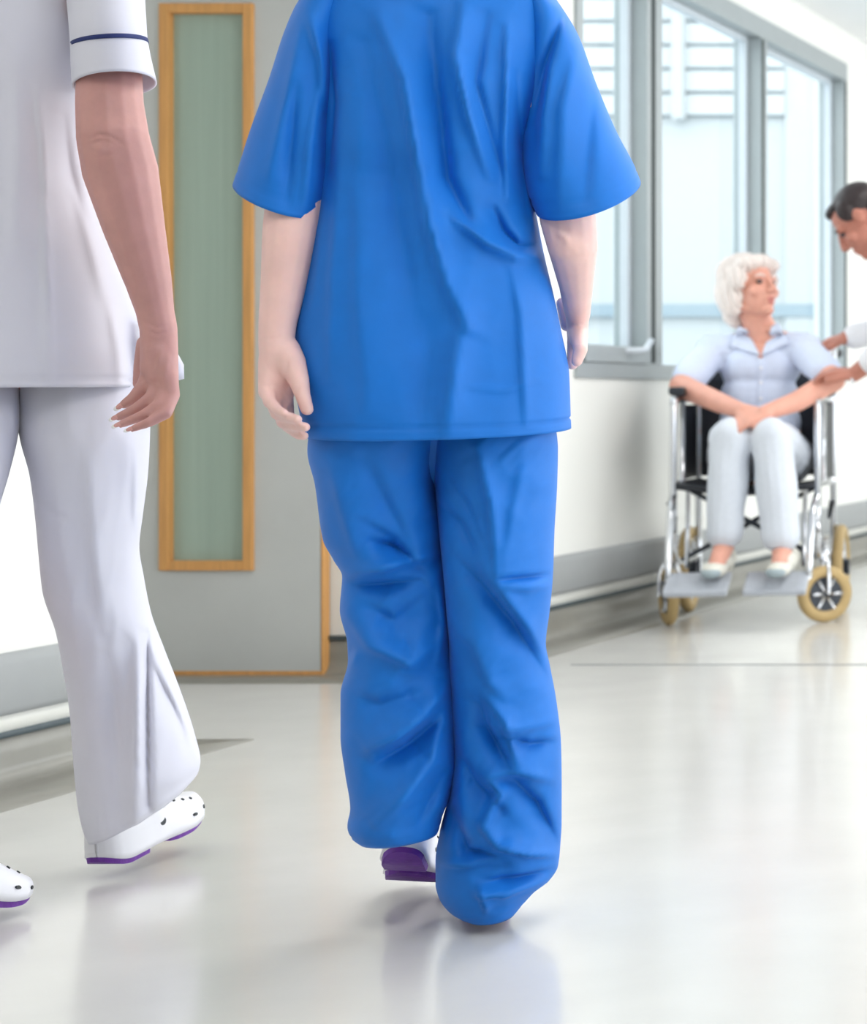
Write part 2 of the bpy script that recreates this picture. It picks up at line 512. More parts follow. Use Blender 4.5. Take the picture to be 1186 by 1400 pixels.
bm_box(bm, gx0 + fw, gx1 - fw, fy - 0.012, by, gz0, gz0 + fw, 0.003)
bm_box(bm, gx0 + fw, gx1 - fw, fy - 0.012, by, gz1 - fw, gz1, 0.003)
vf = bm_obj('vision_frame', bm, M_wood, dr, label='oak bead frame round the glass')
box('pane', gx0 + fw - 0.002, gx1 - fw + 0.002, fy + 0.014, fy + 0.022, gz0 + fw - 0.002, gz1 - fw + 0.002, M_panel, vf, label='green tinted glass')

# window
wn = bpy.data.objects.new('window_1', None); C.objects.link(wn); wn.location = (WX, (W0 + W3) / 2, ZS)
struct(wn, 'long grey aluminium window with three panes')
gl_x = WX - 0.075
fr0, fr1 = WX - 0.11, WX + 0.012
bm = bmesh.new()
bm_box(bm, fr0, fr1, W0, W3, ZS, ZS + 0.055, 0.003)
bm_box(bm, fr0, fr1, W0, W3, ZT - 0.085, ZT, 0.003)
bm_box(bm, fr0, fr1, W0, W0 + 0.05, ZS + 0.055, ZT - 0.085, 0.003)
bm_box(bm, fr0, fr1, W3 - 0.055, W3, ZS + 0.055, ZT - 0.085, 0.003)
wf = bm_obj('window_frame', bm, M_alu, wn)
box('mullion', fr0, fr1, W1 - 0.07, W1 + 0.075, ZS + 0.055, ZT - 0.085, M_alu, wn, 0.003)
box('mullion', fr0, fr1, W2 - 0.035, W2 + 0.035, ZS + 0.055, ZT - 0.085, M_alu, wn, 0.003)
box('gasket', fr1 - 0.004, fr1 + 0.002, W1 - 0.03, W1 + 0.005, ZS + 0.06, ZT - 0.09, M_gasket, wn)
box('gasket', fr1 - 0.004, fr1 + 0.0015, W2 - 0.034, W2 - 0.006, ZS + 0.06, ZT - 0.09, M_gasket, wn)
box('gasket', fr1 - 0.004, fr1 + 0.0015, W3 - 0.05, W3 - 0.02, ZS + 0.06, ZT - 0.09, M_gasket, wn)
for a, b in ((W0 + 0.05, W1 - 0.07), (W1 + 0.075, W2 - 0.035), (W2 + 0.035, W3 - 0.055)):
    box('pane', gl_x - 0.004, gl_x, a, b, ZS + 0.05, ZT - 0.08, M_glass, wn)
    sx = gl_x + 0.028
    bm = bmesh.new()
    bm_box(bm, gl_x, sx, b - 0.03, b - 0.0005, ZS + 0.056, ZT - 0.086)
    bm_box(bm, gl_x, sx, a, b - 0.03, ZT - 0.11, ZT - 0.086)
    bm_obj('glazing_bead', bm, M_sash, wn)
# opening sash of the first light with a handle
a, b = W0 + 0.05, W1 - 0.07
sh = box('sash_rail', gl_x, WX + 0.02, a, b, ZS + 0.055, ZS + 0.115, M_alu, wn, 0.003)
V, Fs = tube_data([(WX + 0.02, b - 0.2, ZS + 0.1), (WX + 0.05, b - 0.2, ZS + 0.1), (WX + 0.055, b - 0.12, ZS + 0.105), (WX + 0.055, b - 0.07, ZS + 0.14)], 0.011, 10)
mesh('sash_handle', V, Fs, M_sash, wn, label='white window handle')

# building outside the window
eb = thing('building', 'white building with horizontal louvres outside the corridor window', 'building', P(900, 900, 16) * 1)
eb.location = (-9, 16, 0)
EY = 16.0
def ex(x): return (x - VX) * EY / F
def ez(y): return CAMH + (VY - y) * EY / F
box('facade', -16, WX - 0.4, EY, EY + 0.3, -1, 6.5, M_ext, eb)
box('band_course', -16, WX - 0.4, EY - 0.05, EY, ez(433), ez(416), M_extband, eb)
box('pillar', ex(926), ex(941), EY - 0.12, EY, ez(165), 6.5, M_ext, eb)
box('end_pier', ex(1076), WX - 0.4, EY - 0.035, EY, -1, 6.5, M_ext, eb)
for i in range(12):
    z = ez(158) + i * 32.4 * EY / F
    for x0, x1 in ((-14, ex(926)), (ex(941), ex(1076))):
        bm = bmesh.new(); bm_box(bm, x0, x1, EY - 0.055, EY - 0.04, z, z + 0.155, 0.002)
        bm_obj('louvre_slat', bm, M_louvre, eb)
box('louvre_shade_sheet', -14, ex(1076), EY - 0.03, EY - 0.001, ez(160), 6.4, M_extg, eb)  # darker sheet whose colour stands for the shade between slats
grd = struct(box('ground_outside', -30, WX - 0.15, 4.0, 40, -0.3, -0.2, M_extband))

# ------------------------------------------------------------------ people
def head_prims(c, fwd, up, k=1.0, neck=True):
    fwd = Vector(fwd).normalized(); up = Vector(up); up = (up - fwd * up.dot(fwd)).normalized()
    rt = fwd.cross(up).normalized()
    Rm = Matrix((rt, fwd, up)).transposed()
    c = Vector(c)
    def w(x, y, z): return c + Rm @ Vector((x * k, y * k, z * k))
    def e(x, y, z, a, b, d): return ('e', w(x, y, z), (a * k, b * k, d * k), Rm)
    def cp(p, r, q, s): return ('c', w(*p), r * k, w(*q), s * k)
    pr = [e(0, -.012, .035, .074, .093, .08), e(0, .028, -.035, .058, .062, .078), e(0, .066, -.098, .024, .022, .02),
          cp((0, .09, .012), .008, (0, .108, -.028), .0125), e(.011, .1, -.034, .009, .01, .008), e(-.011, .1, -.034, .009, .01, .008),
          cp((-.036, .072, .022), .014, (.036, .072, .022), .014),
          e(.042, .06, -.028, .024, .022, .024), e(-.042, .06, -.028, .024, .022, .024),
          cp((-.016, .083, -.061), .0085, (.016, .083, -.061), .0085), cp((-.014, .081, -.075), .0085, (.014, .081, -.075), .0085),
          cp((-.045, -.005, -.075), .016, (0, .06, -.1), .018), cp((.045, -.005, -.075), .016, (0, .06, -.1), .018),
          e(.076, -.008, .0, .01, .02, .032), e(-.076, -.008, .0, .01, .02, .032)]
    return pr, w, Rm
def face_parts(w, Rm, k, parent, brow):
    for s in (-1, 1):
        V, Fs = ell_data(w(s * .031, .0765, .003), (.0125 * k, .009 * k, .0075 * k), Rm, 12, 8)
        mesh('eye', V, Fs, M_eye, parent)
        V, Fs = tube_data([w(s * .016, .0875, .023), w(s * .032, .087, .028), w(s * .048, .078, .022)], [.003 * k, .004 * k, .002 * k], 6)
        mesh('eyebrow', V, Fs, brow, parent)
    V, Fs = tube_data([w(-.022, .083, -.064), w(-.01, .091, -.061), w(0, .0915, -.062), w(.01, .091, -.061), w(.022, .083, -.064)], [.002 * k, .004 * k, .004 * k, .004 * k, .002 * k], 8)
    mesh('upper_lip', V, Fs, M_lip, parent)
    V, Fs = tube_data([w(-.02, .082, -.068), w(-.009, .088, -.074), w(.009, .088, -.074), w(.02, .082, -.068)], [.002 * k, .0045 * k, .0045 * k, .002 * k], 8)
    mesh('lower_lip', V, Fs, M_lip, parent)

# ---- clog
def clog(parent, heel, fwd, up, L=0.262, side=1, strap=True):
    """heel = floor point under the back of the sole; fwd, up = directions"""
    fwd = Vector(fwd).normalized(); up = Vector(up); up = (up - fwd * up.dot(fwd)).normalized()
    rt = fwd.cross(up)
    def w(x, y, z): return Vector(heel) + fwd * x + rt * y + up * z
    st = np.array([0, .003, .012, .025, .06, .14, .25, .38, .5, .62, .74, .85, .93, .98, 1.0])
    hw = np.array([.0006, .0125, .019, .0245, .0305, .034, .034, .033, .036, .042, .046, .044, .034, .02, .005])
    ht = np.array([.052, .055, .057, .06, .064, .066, .062, .062, .072, .074, .064, .052, .042, .034, .024])   # height of rim / vamp
    zb = np.array([.009] * 15)
    def lift(t): return .026 * max(0, (t - .68) / .32) ** 2 + .014 * max(0, (.16 - t) / .16) ** 2
    N = 40; ts = np.concatenate([.1 * np.linspace(0, 1, 12)[:-1] ** 2, np.linspace(.1, .9, 26), 1 - .1 * np.linspace(1, 0, 10)[1:] ** 2])
    V = []; Fs = []; K = 25
    for t in ts:
        a = np.interp(t, st, hw); h = np.interp(t, st, ht); z0 = np.interp(t, st, zb)
        f = np.clip((t - .44) / .1, 0, 1); f = f * f * (3 - 2 * f)
        fe = np.clip((.1 - t) / .1, 0, 1)
        cy = .004 * side * math.sin(math.pi * t)
        for j in range(K):
            s = j / (K - 1) * 2 - 1          # -1..1
            # front dome
            an = (s + 1) / 2 * math.pi
            yd = -a * math.copysign(abs(math.cos(an)) ** .7, math.cos(an)); zd = z0 + (h - z0) * abs(math.sin(an)) ** .75
            # rear cup
            q = abs(s)
            if q > .55: u = (1 - q) / .45; yr = a * (1 - .12 * u ** 2); zr = z0 + (h - z0) * u
            elif q > .45: u = (.55 - q) / .1; yr = a * (.88 - .12 * u); zr = h + .002 * math.sin(u * math.pi)
            elif q > .2: u = (.45 - q) / .25; yr = a * (.76 - .1 * u); zr = h - (h - .03) * u
            else: yr = a * .66 * q / .2; zr = .03
            yr *= (1 if s > 0 else -1)
            y = yd * f + yr * (1 - f); z = zd * f + zr * (1 - f)
            if fe > 0 and q < .45: z = z * (1 - fe) + h * fe
            V.append(w(t * L, y + cy, z + lift(t) * (1 - .35 * min(1, z / .06))))
    n = len(ts)
    mi = []
    for i in range(n - 1):
        for j in range(K - 1):
            Fs.append((i * K + j, i * K + j + 1, (i + 1) * K + j + 1, (i + 1) * K + j))
            mi.append(1 if (ts[i] < .46 and .12 < ts[i] and abs((j + .5) / (K - 1) * 2 - 1) < .48) else 0)
    for i in range(n - 1): Fs.append((i * K + K - 1, i * K, (i + 1) * K, (i + 1) * K + K - 1)); mi.append(0)
    Fs.append(tuple(range(K))); Fs.append(tuple(reversed(range((n - 1) * K, n * K)))); mi += [0, 0]
    sh = mesh('clog', V, Fs, M_clog, parent, True, 'white clog with dark vent holes and purple sole')
    sh.data.materials.append(M_lining); sh.data.polygons.foreach_set('material_index', mi)
    # purple sole in heel and forefoot pads
    for (ta, tb) in ((0.0, .4), (.5, 1.0)):
        V = []; Fs = []; tt = ta + (tb - ta) * (np.linspace(0, 1, 22) ** 2 if ta == 0 else 1 - np.linspace(1, 0, 22) ** 2); K2 = 14
        for t in tt:
            a = np.interp(t, st, hw) * .88; z0 = np.interp(t, st, zb)
            end = min(1, (t - ta) / .07 if ta > 0 else 1, (tb - t) / .07 if tb < 1 else 1); end = math.sqrt(max(.02, end))
            cy = .004 * side * math.sin(math.pi * t)
            for j in range(K2):
                u = j / (K2 - 1) * 2 - 1
                V.append(w(t * L, u * a * (.35 + .65 * end) + cy, lift(t) + (1 - end) * .004))
            for j in range(K2):
                u = 1 - j / (K2 - 1) * 2
                V.append(w(t * L, u * a * (.35 + .65 * end) * 1.05 + cy, lift(t) + .0095))
        m2 = 2 * K2
        for i in range(len(tt) - 1):
            for j in range(m2): Fs.append((i * m2 + j, i * m2 + (j + 1) % m2, (i + 1) * m2 + (j + 1) % m2, (i + 1) * m2 + j))
        Fs.append(tuple(range(m2))); Fs.append(tuple(reversed(range((len(tt) - 1) * m2, len(tt) * m2))))
        mesh('sole_pad', V, Fs, M_sole, sh, False, 'purple sole')
    def dome(t, an):
        a = np.interp(t, st, hw); h = np.interp(t, st, ht); z0 = np.interp(t, st, zb); cy = .004 * side * math.sin(math.pi * t); z = z0 + (h - z0) * abs(math.sin(an)) ** .75
        return w(t * L, -a * math.copysign(abs(math.cos(an)) ** .7, math.cos(an)) + cy, z + lift(t) * (1 - .35 * min(1, z / .06)))
    def hole(t, an, rx, ry, name):
        c = dome(t, an); du = (dome(t + .01, an) - c).normalized(); dv = (dome(t, an + .03) - c).normalized(); nn = du.cross(dv).normalized()
        ring = []
        for q in range(14):
            g = 2 * math.pi * q / 14; ring.append(c + du * rx * math.cos(g) + dv * ry * math.sin(g))
        V = [p + nn * .0016 for p in ring] + [p - nn * .0016 for p in ring]
        Fs = [tuple(range(14)), tuple(reversed(range(14, 28)))] + [(q, (q + 1) % 14, 14 + (q + 1) % 14, 14 + q) for q in range(14)]
        mesh(name, V, Fs, M_hole, sh, False)
    for t, an in ((.62, 1.0), (.71, 1.0), (.8, 1.0), (.62, 2.14), (.71, 2.14), (.8, 2.14), (.66, 1.57), (.76, 1.57)): hole(t, an, .0028, .0028, 'vent_hole')
    for an in (.28, 2.86):
        hole(.74, an, .006, .0028, 'vent_hole'); hole(.88, an, .005, .003, 'vent_hole')
    for an in (.5, 2.64): hole(.46, an, .007, .007, 'rivet')
    return sh

# ================= nurse in blue scrubs
YB = 3.0
nb = thing('person', 'nurse in bright blue scrubs walking away with arms hanging', 'person', (-1.55, 3.15, 0))
prims = []
hc = Vector(P(597, -190, YB)); phi = math.atan2(hc.x, hc.y)
fd = Vector((math.sin(phi), math.cos(phi), 0))
hp, wB, RB = head_prims(hc, fd, (0, 0, 1)); prims += hp
nk = P(594, -70, YB)
prims += [('c', hc + Vector((0, 0, -.04)) - fd * .02, .052, nk, .056)]
prims += chain([(495, 15, YB - .04, 36), (594, -30, YB, 46), (690, 15, YB + .04, 36)])
rtB = Vector((fd.y, -fd.x, 0))
Rt = Matrix((rtB, fd, Vector((0, 0, 1)))).transposed()
for py, a, b in ((70, .115, .075), (180, .11, .075), (300, .105, .07), (420, .115, .075), (495, .12, .08)):
    prims.append(('e', P(592 + (py - 300) * .02, py, YB), (a, b, .12), Rt))
# legs inside the trousers
prims += chain([(520, 530, YB - .03, 50), (540, 800, 3.04, 40), (545, 880, 3.06, 38), (548, 1110, 3.05, 28)])
prims += chain([(672, 530, YB + .03, 50), (680, 860, 3.03, 38), (682, 1130, 3.11, 28), (675, 1225, 3.14, 26)])
# left arm and hand
prims += chain([(490, 20, 2.92, 36), (424, 200, 2.92, 36), (402, 285, 2.890, 35), (397, 320, 2.885, 34), (388, 390, 2.875, 28), (380, 440, 2.865, 23.5), (378, 465, 2.860, 22)])
prims += chain([(378, 465, 2.860, 22), (380, 500, 2.860, 22)])
prims += chain([(371, 492, 2.855, 16), (367, 536, 2.845, 12.5)]) + chain([(388, 495, 2.860, 20), (388, 545, 2.865, 12)]) + chain([(378, 500, 2.860, 20), (376, 545, 2.855, 14)])
# thumb
prims += chain([(390, 478, 2.862, 19), (398, 496, 2.856, 19), (408, 518, 2.850, 13.5), (414, 540, 2.842, 9.8), (420, 560, 2.838, 8.4)])
prims += chain([(384, 480, 2.862, 21), (381, 530, 2.862, 17)])
fing = [[(364, 530, 2.845, 9.5), (369, 550, 2.825, 8.4), (380, 561, 2.808, 7), (387, 564, 2.80, 6.2)],
        [(371, 542, 2.855, 10), (379, 566, 2.835, 8.6), (397, 571, 2.81, 7.2), (407, 573, 2.80, 6.4)],
        [(380, 548, 2.868, 10.5), (388, 578, 2.85, 9), (407, 583, 2.822, 7.4), (418, 584, 2.812, 6.6)],
        [(390, 548, 2.88, 10.5), (394, 582, 2.872, 9), (408, 594, 2.845, 7.2), (416, 596, 2.835, 6.2)]]
for f in fing: prims += chain(f) + chain([(380, 478, 2.862, 16), f[0]])
# right arm and hand
prims += chain([(695, 20, 3.04, 36), (762, 200, 3.04, 36), (777, 300, 3.03, 36), (783, 335, 3.025, 32.5), (788, 390, 3.08, 22), (790, 430, 3.13, 16.5)])
prims += chain([(770, 415, 3.15, 9), (776, 445, 3.15, 9)])
prims += chain([(790, 430, 3.13, 15), (790, 462, 3.14, 13.5), (786, 485, 3.13, 10), (783, 498, 3.12, 8)]) + chain([(790, 455, 3.13, 13), (794, 478, 3.075, 9.5), (789, 494, 3.07, 7.5)])
body = blob('body', prims, 0.003, 4, M_skin_a, nb, crease([([(393, 494), (390, 515), (392, 534), (401, 546)], -.0014, 2.5), ([(370, 524), (384, 532), (396, 552)], -.0009, 2.2), ([(358, 525), (368, 528), (372, 538)], -.0008, 2), ([(362, 464), (385, 461)], -.0006, 2), ([(403, 535), (414, 523)], -.0008, 2), ([(762, 318), (774, 325), (778, 336)], .002, 6)]))
face_parts(wB, RB, 1.0, nb, M_hair_b)
hp = [('e', wB(0, -.02, .045), (.084, .098, .085), RB), ('e', wB(0, -.05, -.02), (.075, .07, .08), RB), ('e', wB(0, -.115, .03), (.04, .035, .04), RB)]
blob('hair', hp, 0.006, 2, M_hair_b, nb)

tun_rows = [(540, -82, 650, -82, YB, .065), (500, -62, 690, -62, YB, .08), (448, -30, 735, -30, YB, .095), (414, 8, 764, 8, YB, .105),
            (425, 60, 752, 60, YB - .005, .115), (440, 130, 738, 130, YB - .01, .122), (441, 200, 722, 200, YB - .01, .122), (438, 250, 728, 250, YB, .118), (434, 292, 736, 292, YB, .118),
            (425, 342, 746, 342, YB, .12), (414, 400, 759, 395, YB, .125), (404, 455, 771, 450, YB, .13), (407, 510, 782, 510, YB, .135), (419, 577, 784, 572, YB, .14), (422, 594, 784.5, 585, YB, .14)]
tf = [([(520, 30), (552, 110), (567, 200), (584, 300), (610, 388), (640, 450)], .012, 15),
      ([(500, 60), (530, 200), (548, 320), (570, 430)], -.006, 22),
      ([(588, 20), (600, 130), (612, 240), (640, 300)], -.012, 16),
      ([(633, 10), (622, 80), (640, 160), (668, 240)], .009, 13),
      ([(665, 20), (650, 110), (672, 190), (690, 250)], -.006, 12),
      ([(693, 40), (692, 120), (690, 200), (694, 270)], .008, 9),
      ([(705, 100), (712, 200), (724, 280)], -.006, 8),
      ([(735, 335), (708, 334), (690, 315), (676, 285)], -.011, 9),
      ([(738, 352), (705, 350), (668, 335), (625, 303)], .012, 13),
      ([(712, 215), (722, 270), (733, 320)], .006, 8),
      ([(700, 370), (712, 430), (716, 520), (720, 580)], .004, 9),
      ([(636, 430), (624, 490), (613, 560), (610, 600)], .007, 16),
      ([(590, 440), (580, 520), (570, 600)], -.004, 26),
      ([(640, 530), (690, 535), (735, 520)], .002, 6),
      ([(470, 130), (464, 250), (455, 380), (452, 520)], .004, 12),
      ([(452, 60), (458, 140), (450, 240)], -.010, 9),
      ([(500, 130), (490, 260), (492, 420), (505, 560)], .004, 22),
      ([(440, 300), (436, 360), (428, 420)], .003, 8)]
tunic = cloth('tunic', tun_rows, 170, 200, M_blue, nb, tf, 2.3, .0012, 8, hem=.026, seed=3, tilt=.010, crumple=.003, csc=(80, 170))
sl = [(455, -30, 520, -40, YB - .07, .06), (412, 2, 480, -5, YB - .07, .075), (392, 42, 466, 50, YB - .07, .082), (369, 112, 460, 118, YB - .07, .086), (344, 181, 456, 200, YB - .07 - .005, .088), (327, 235, 453, 262, YB - .07 - .005, .09), (320, 256, 449, 286, YB - .07 - .005, .092)]
slf = [([(425, 30), (438, 80), (447, 150)], .008, 10), ([(412, 40), (395, 130), (370, 240)], .006, 14), ([(440, 110), (425, 200), (418, 280)], .007, 12), ([(405, 120), (400, 190), (392, 275)], -.006, 12)]
cloth('sleeve', sl, 70, 90, M_blue, tunic, slf, 2.0, .0015, 10, hem=.06, seed=9, tilt=.030)
sr = [(665, -40, 730, -35, YB + .07, .06), (705, -5, 764, 4, YB + .07, .078), (716, 55, 790, 46, YB + .07, .084), (712, 125, 815, 112, YB + .07, .088), (712, 205, 843, 178, YB + .07 - .005, .09), (722, 262, 868, 226, YB + .07 - .005, .094), (735, 291, 876, 247, YB + .07 - .005, .096)]
srf = [([(768, 20), (745, 90), (730, 170)], -.009, 8), ([(790, 70), (770, 150), (765, 280)], .005, 14), ([(810, 130), (805, 200), (800, 270)], -.004, 14), ([(755, 90), (745, 160), (740, 240)], .007, 9)]
cloth('sleeve', sr, 70, 90, M_blue, tunic, srf, 2.0, .0015, 10, hem=.06, seed=12, tilt=.036)

# trousers: seat and two legs
ll = [(440, 530, 592, 530, (YB - .035) + .0, .07), (426, 585, 602, 585, (YB - .035) + .005, .098), (423, 615, 604, 615, (YB - .035) + .01, .102), (433, 660, 606, 660, (YB - .035) + .02, .10), (444, 735, 608, 735, (YB - .035) + .04, .095), (458, 762, 610, 760, (YB - .035) + .05, .092), (470, 785, 612, 785, (YB - .035) + .05, .09), (467, 830, 615, 830, (YB - .035) + .055, .09),
      (477, 875, 618, 870, (YB - .035) + .06, .09), (478, 900, 621, 900, (YB - .035) + .06, .09), (468, 945, 624, 945, (YB - .035) + .06, .09), (468, 1000, 626, 1000, (YB - .035) + .06, .09), (474, 1050, 624, 1050, (YB - .035) + .06, .09), (481, 1100, 614, 1095, (YB - .035) + .06, .09), (477, 1124, 604, 1121, (YB - .035) + .06, .09), (482, 1138, 601, 1134, (YB - .035) + .06, .085), (492, 1146, 598, 1141, (YB - .035) + .06, .075)]
lf = [([(604, 755), (564, 764), (520, 776), (474, 783)], .012, 13), ([(565, 766), (540, 740), (500, 715)], -.006, 14), ([(480, 800), (520, 800), (575, 795)], -.013, 14),
      ([(510, 740), (535, 745), (566, 765)], -.009, 8),
      ([(470, 830), (505, 880), (560, 905), (605, 870)], .010, 18), ([(600, 795), (608, 850), (600, 900)], .007, 12), ([(500, 830), (540, 850), (580, 820)], -.008, 18),
      ([(482, 885), (474, 905), (470, 925)], -.010, 7), ([(490, 890), (478, 915)], .006, 6),
      ([(612, 935), (580, 975), (540, 1005), (505, 1020)], .014, 15), ([(600, 985), (560, 1020), (515, 1045)], -.012, 14),
      ([(610, 970), (590, 1040), (550, 1090), (515, 1125)], .011, 15), ([(480, 950), (520, 965), (570, 950)], -.006, 16), ([(610, 1050), (590, 1090), (570, 1130)], -.008, 14),
      ([(500, 630), (530, 690), (560, 750)], -.005, 18), ([(592, 605), (595, 650), (600, 700)], -.02, 10), ([(455, 640), (470, 700), (490, 760)], .005, 16)]
trous = cloth('trousers', ll, 180, 130, M_blue, nb, lf, 2.1, .0022, 11, hem=.02, seed=21, crumple=.0035, csc=(60, 44))
cloth('seat', [(445, 540, 745, 536, YB + .04, .08), (432, 590, 756, 586, YB + .04, .088), (475, 625, 720, 625, YB + .045, .08), (548, 652, 652, 652, YB + .045, .06), (588, 675, 612, 675, YB + .045, .03)], 30, 60, M_blue, trous, (), 2.2, .001, 8)
rl = [(602, 530, 745, 530, (YB + .035), .07), (595, 585, 760, 585, (YB + .035), .098), (595, 615, 763, 615, (YB + .035), .102), (597, 660, 762, 660, (YB + .035), .10), (603, 730, 758, 730, (YB + .035) - .005, .095), (609, 790, 756, 788, (YB + .035) - .01, .092), (613, 840, 751, 840, (YB + .035), .09), (616, 882, 746, 882, (YB + .035) + .01, .09), (617, 915, 752, 915, (YB + .035) + .02, .088), (619, 965, 761, 965, (YB + .035) + .03, .088),
      (622, 1022, 767, 1022, (YB + .035) + .04, .09), (616, 1080, 768, 1080, (YB + .035) + .05, .092), (604, 1130, 768, 1130, (YB + .035) + .06, .095), (598, 1170, 766, 1165, (YB + .035) + .07, .10), (598, 1200, 763, 1190, (YB + .035) + .07, .10), (602, 1217, 755, 1203, (YB + .035) + .07, .098), (610, 1231, 735, 1217, (YB + .035) + .068, .09), (622, 1243, 718, 1234, (YB + .035) + .06, .075), (640, 1252, 704, 1249, (YB + .035) + .055, .06)]
rf = [([(655, 620), (672, 690), (680, 785)], .009, 12), ([(720, 620), (705, 690), (690, 780)], .004, 16), ([(600, 690), (630, 715), (655, 770)], -.008, 12), ([(612, 650), (640, 690), (655, 730)], -.005, 8),
      ([(683, 790), (720, 789), (756, 786)], -.008, 6), ([(684, 800), (720, 803), (752, 800)], .006, 10),
      ([(625, 765), (660, 800), (700, 850), (742, 920)], -.011, 15), ([(650, 760), (690, 815), (725, 860), (748, 900)], .008, 12), ([(616, 850), (650, 880), (670, 930), (690, 950)], .007, 18),
      ([(655, 960), (668, 1000), (696, 1050)], -.013, 12), ([(664, 950), (690, 985), (705, 1040)], .009, 10), ([(690, 1008), (725, 1018), (762, 1014)], -.010, 10), ([(660, 985), (710, 995), (760, 985)], .006, 12),
      ([(628, 1030), (650, 1070), (686, 1108)], -.010, 13), ([(668, 1065), (685, 1085), (672, 1105), (660, 1130)], .010, 8), ([(700, 1065), (735, 1100), (764, 1160)], -.012, 14), ([(665, 1060), (710, 1055), (750, 1065)], .009, 10),
      ([(620, 1110), (640, 1165), (685, 1172)], -.013, 13), ([(660, 1130), (680, 1155), (720, 1165), (762, 1170)], .012, 9), ([(600, 1180), (640, 1182), (690, 1172)], .008, 8),
      ([(670, 1205), (715, 1200), (755, 1190)], -.011, 9), ([(650, 1222), (690, 1222), (740, 1205)], .009, 8), ([(612, 1060), (618, 1120), (610, 1160)], -.006, 10), ([(636, 1010), (630, 1090), (640, 1140)], .006, 12), ([(655, 1215), (665, 1245)], .006, 6)]
cloth('trouser_leg', rl, 200, 140, M_blue, trous, rf, 2.1, .0022, 11, hem=.015, seed=30, crumple=.0035, csc=(60, 44))
clog(nb, P(549, 1178, 3.10), (-.38, 1, -.42), (0, .42, 1), side=-1)
clog(nb, P(668, 1264, 3.10), (-.62, 1, 0), (0, 0, 1), side=1)

# ================= nurse in white
YW = 3.2
nw = thing('person', 'nurse in white tunic with navy piped sleeve walking beside the wall', 'person', (-2.25, 3.3, 0))
prims = []
hc = Vector(P(45, -270, YW)); fw_ = Vector((-.25, 1, 0)).normalized()
hp, wW, RW = head_prims(hc, fw_, (0, 0, 1)); prims += hp
prims += [('c', hc + Vector((0, 0, -.05)) - fw_ * .02, .052, P(40, -140, YW), .058)]
prims += chain([(-60, -60, YW, 38), (40, -100, YW, 46), (125, -60, YW, 38)])
rtW = Vector((fw_.y, -fw_.x, 0)); RtW = Matrix((rtW, fw_, Vector((0, 0, 1)))).transposed()
for py, a, b in ((-10, .105, .07), (120, .09, .07), (250, .09, .065), (370, .11, .075), (440, .115, .08)):
    prims.append(('e', P(32, py, YW), (a, b, .12), RtW))
prims += chain([(-45, 480, YW, 50), (-75, 800, 3.1, 42), (-70, 1120, 2.95, 28)])
prims += chain([(112, 480, YW + .03, 50), (128, 800, 3.26, 40), (165, 1090, 3.4, 26)])
# right arm, elbow seen from behind
prims += chain([(125, -60, YW, 38), (150, 60, 3.16, 37), (150, 140, 3.13, 40), (155, 190, 3.12, 43), (165, 235, 3.13, 45), (183, 310, 3.14, 37), (203, 385, 3.15, 28), (212, 425, 3.15, 23), (217, 450, 3.15, 22.5)])
prims += chain([(140, 196, 3.105, 14), (150, 200, 3.103, 15)])
# hand: back of the hand towards the camera, fingers bent forward
prims += chain([(217, 450, 3.15, 22.5), (217, 490, 3.15, 22)]) + chain([(208, 460, 3.15, 14), (206, 505, 3.14, 13)]) + chain([(226, 460, 3.15, 15), (231, 526, 3.138, 12)]) + chain([(216, 480, 3.145, 20), (217, 515, 3.14, 16)])
prims += chain([(200, 470, 3.165, 12), (194, 500, 3.18, 10), (191, 525, 3.19, 8.5)])     # thumb against the leg
wf_ = [[(206, 510, 3.150, 12), (200, 526, 3.140, 11), (184, 544, 3.134, 8.6), (170, 553, 3.134, 6.4)],
       [(219, 526, 3.140, 11.5), (209, 544, 3.126, 10.2), (186, 560, 3.118, 8.2), (163, 570, 3.118, 5.8)],
       [(229, 534, 3.135, 11), (220, 554, 3.116, 9.6), (196, 568, 3.104, 7.6), (166, 580, 3.102, 5.4)],
       [(235, 540, 3.130, 10), (226, 565, 3.108, 8.6), (203, 578, 3.092, 6.8), (182, 586, 3.088, 5)]]
for f in wf_: prims += chain(f) + chain([(217, 452, 3.15, 17), f[0]])
prims += chain([(-60, -60, YW, 38), (-130, 60, YW - .1, 38), (-150, 170, YW - .1, 36), (-158, 300, YW - .06, 32), (-155, 420, YW + .02, 22)])
for q in range(4): prims += chain([(-155, 420, YW + .02, 17), (-168 + q * 9, 500, YW + .03 + q * .012, 11), (-164 + q * 8, 545, YW + .05 + q * .012, 9), (-152 + q * 7, 575 - abs(q - 1.5) * 4, YW + .05 + q * .012, 6.5)])
prims += chain([(-150, 430, YW + .05, 13), (-136, 480, YW + .08, 10), (-132, 520, YW + .09, 8)])
bw = blob('body', prims, 0.003, 4, M_skin_b, nw, crease([([(122, 190), (135, 184), (152, 187), (168, 197)], -.0012, 2.6), ([(124, 197), (138, 192), (155, 196)], -.0012, 2.4), ([(125, 204), (136, 212), (152, 212), (162, 203)], -.0008, 2.6), ([(130, 204), (145, 206)], .0016, 9), ([(198, 441), (215, 448), (236, 444)], -.0007, 2.2), ([(200, 452), (216, 457), (234, 453)], -.0006, 2.2), ([(221, 480), (214, 508)], .0012, 4), ([(230, 490), (224, 522)], .001, 4)]))
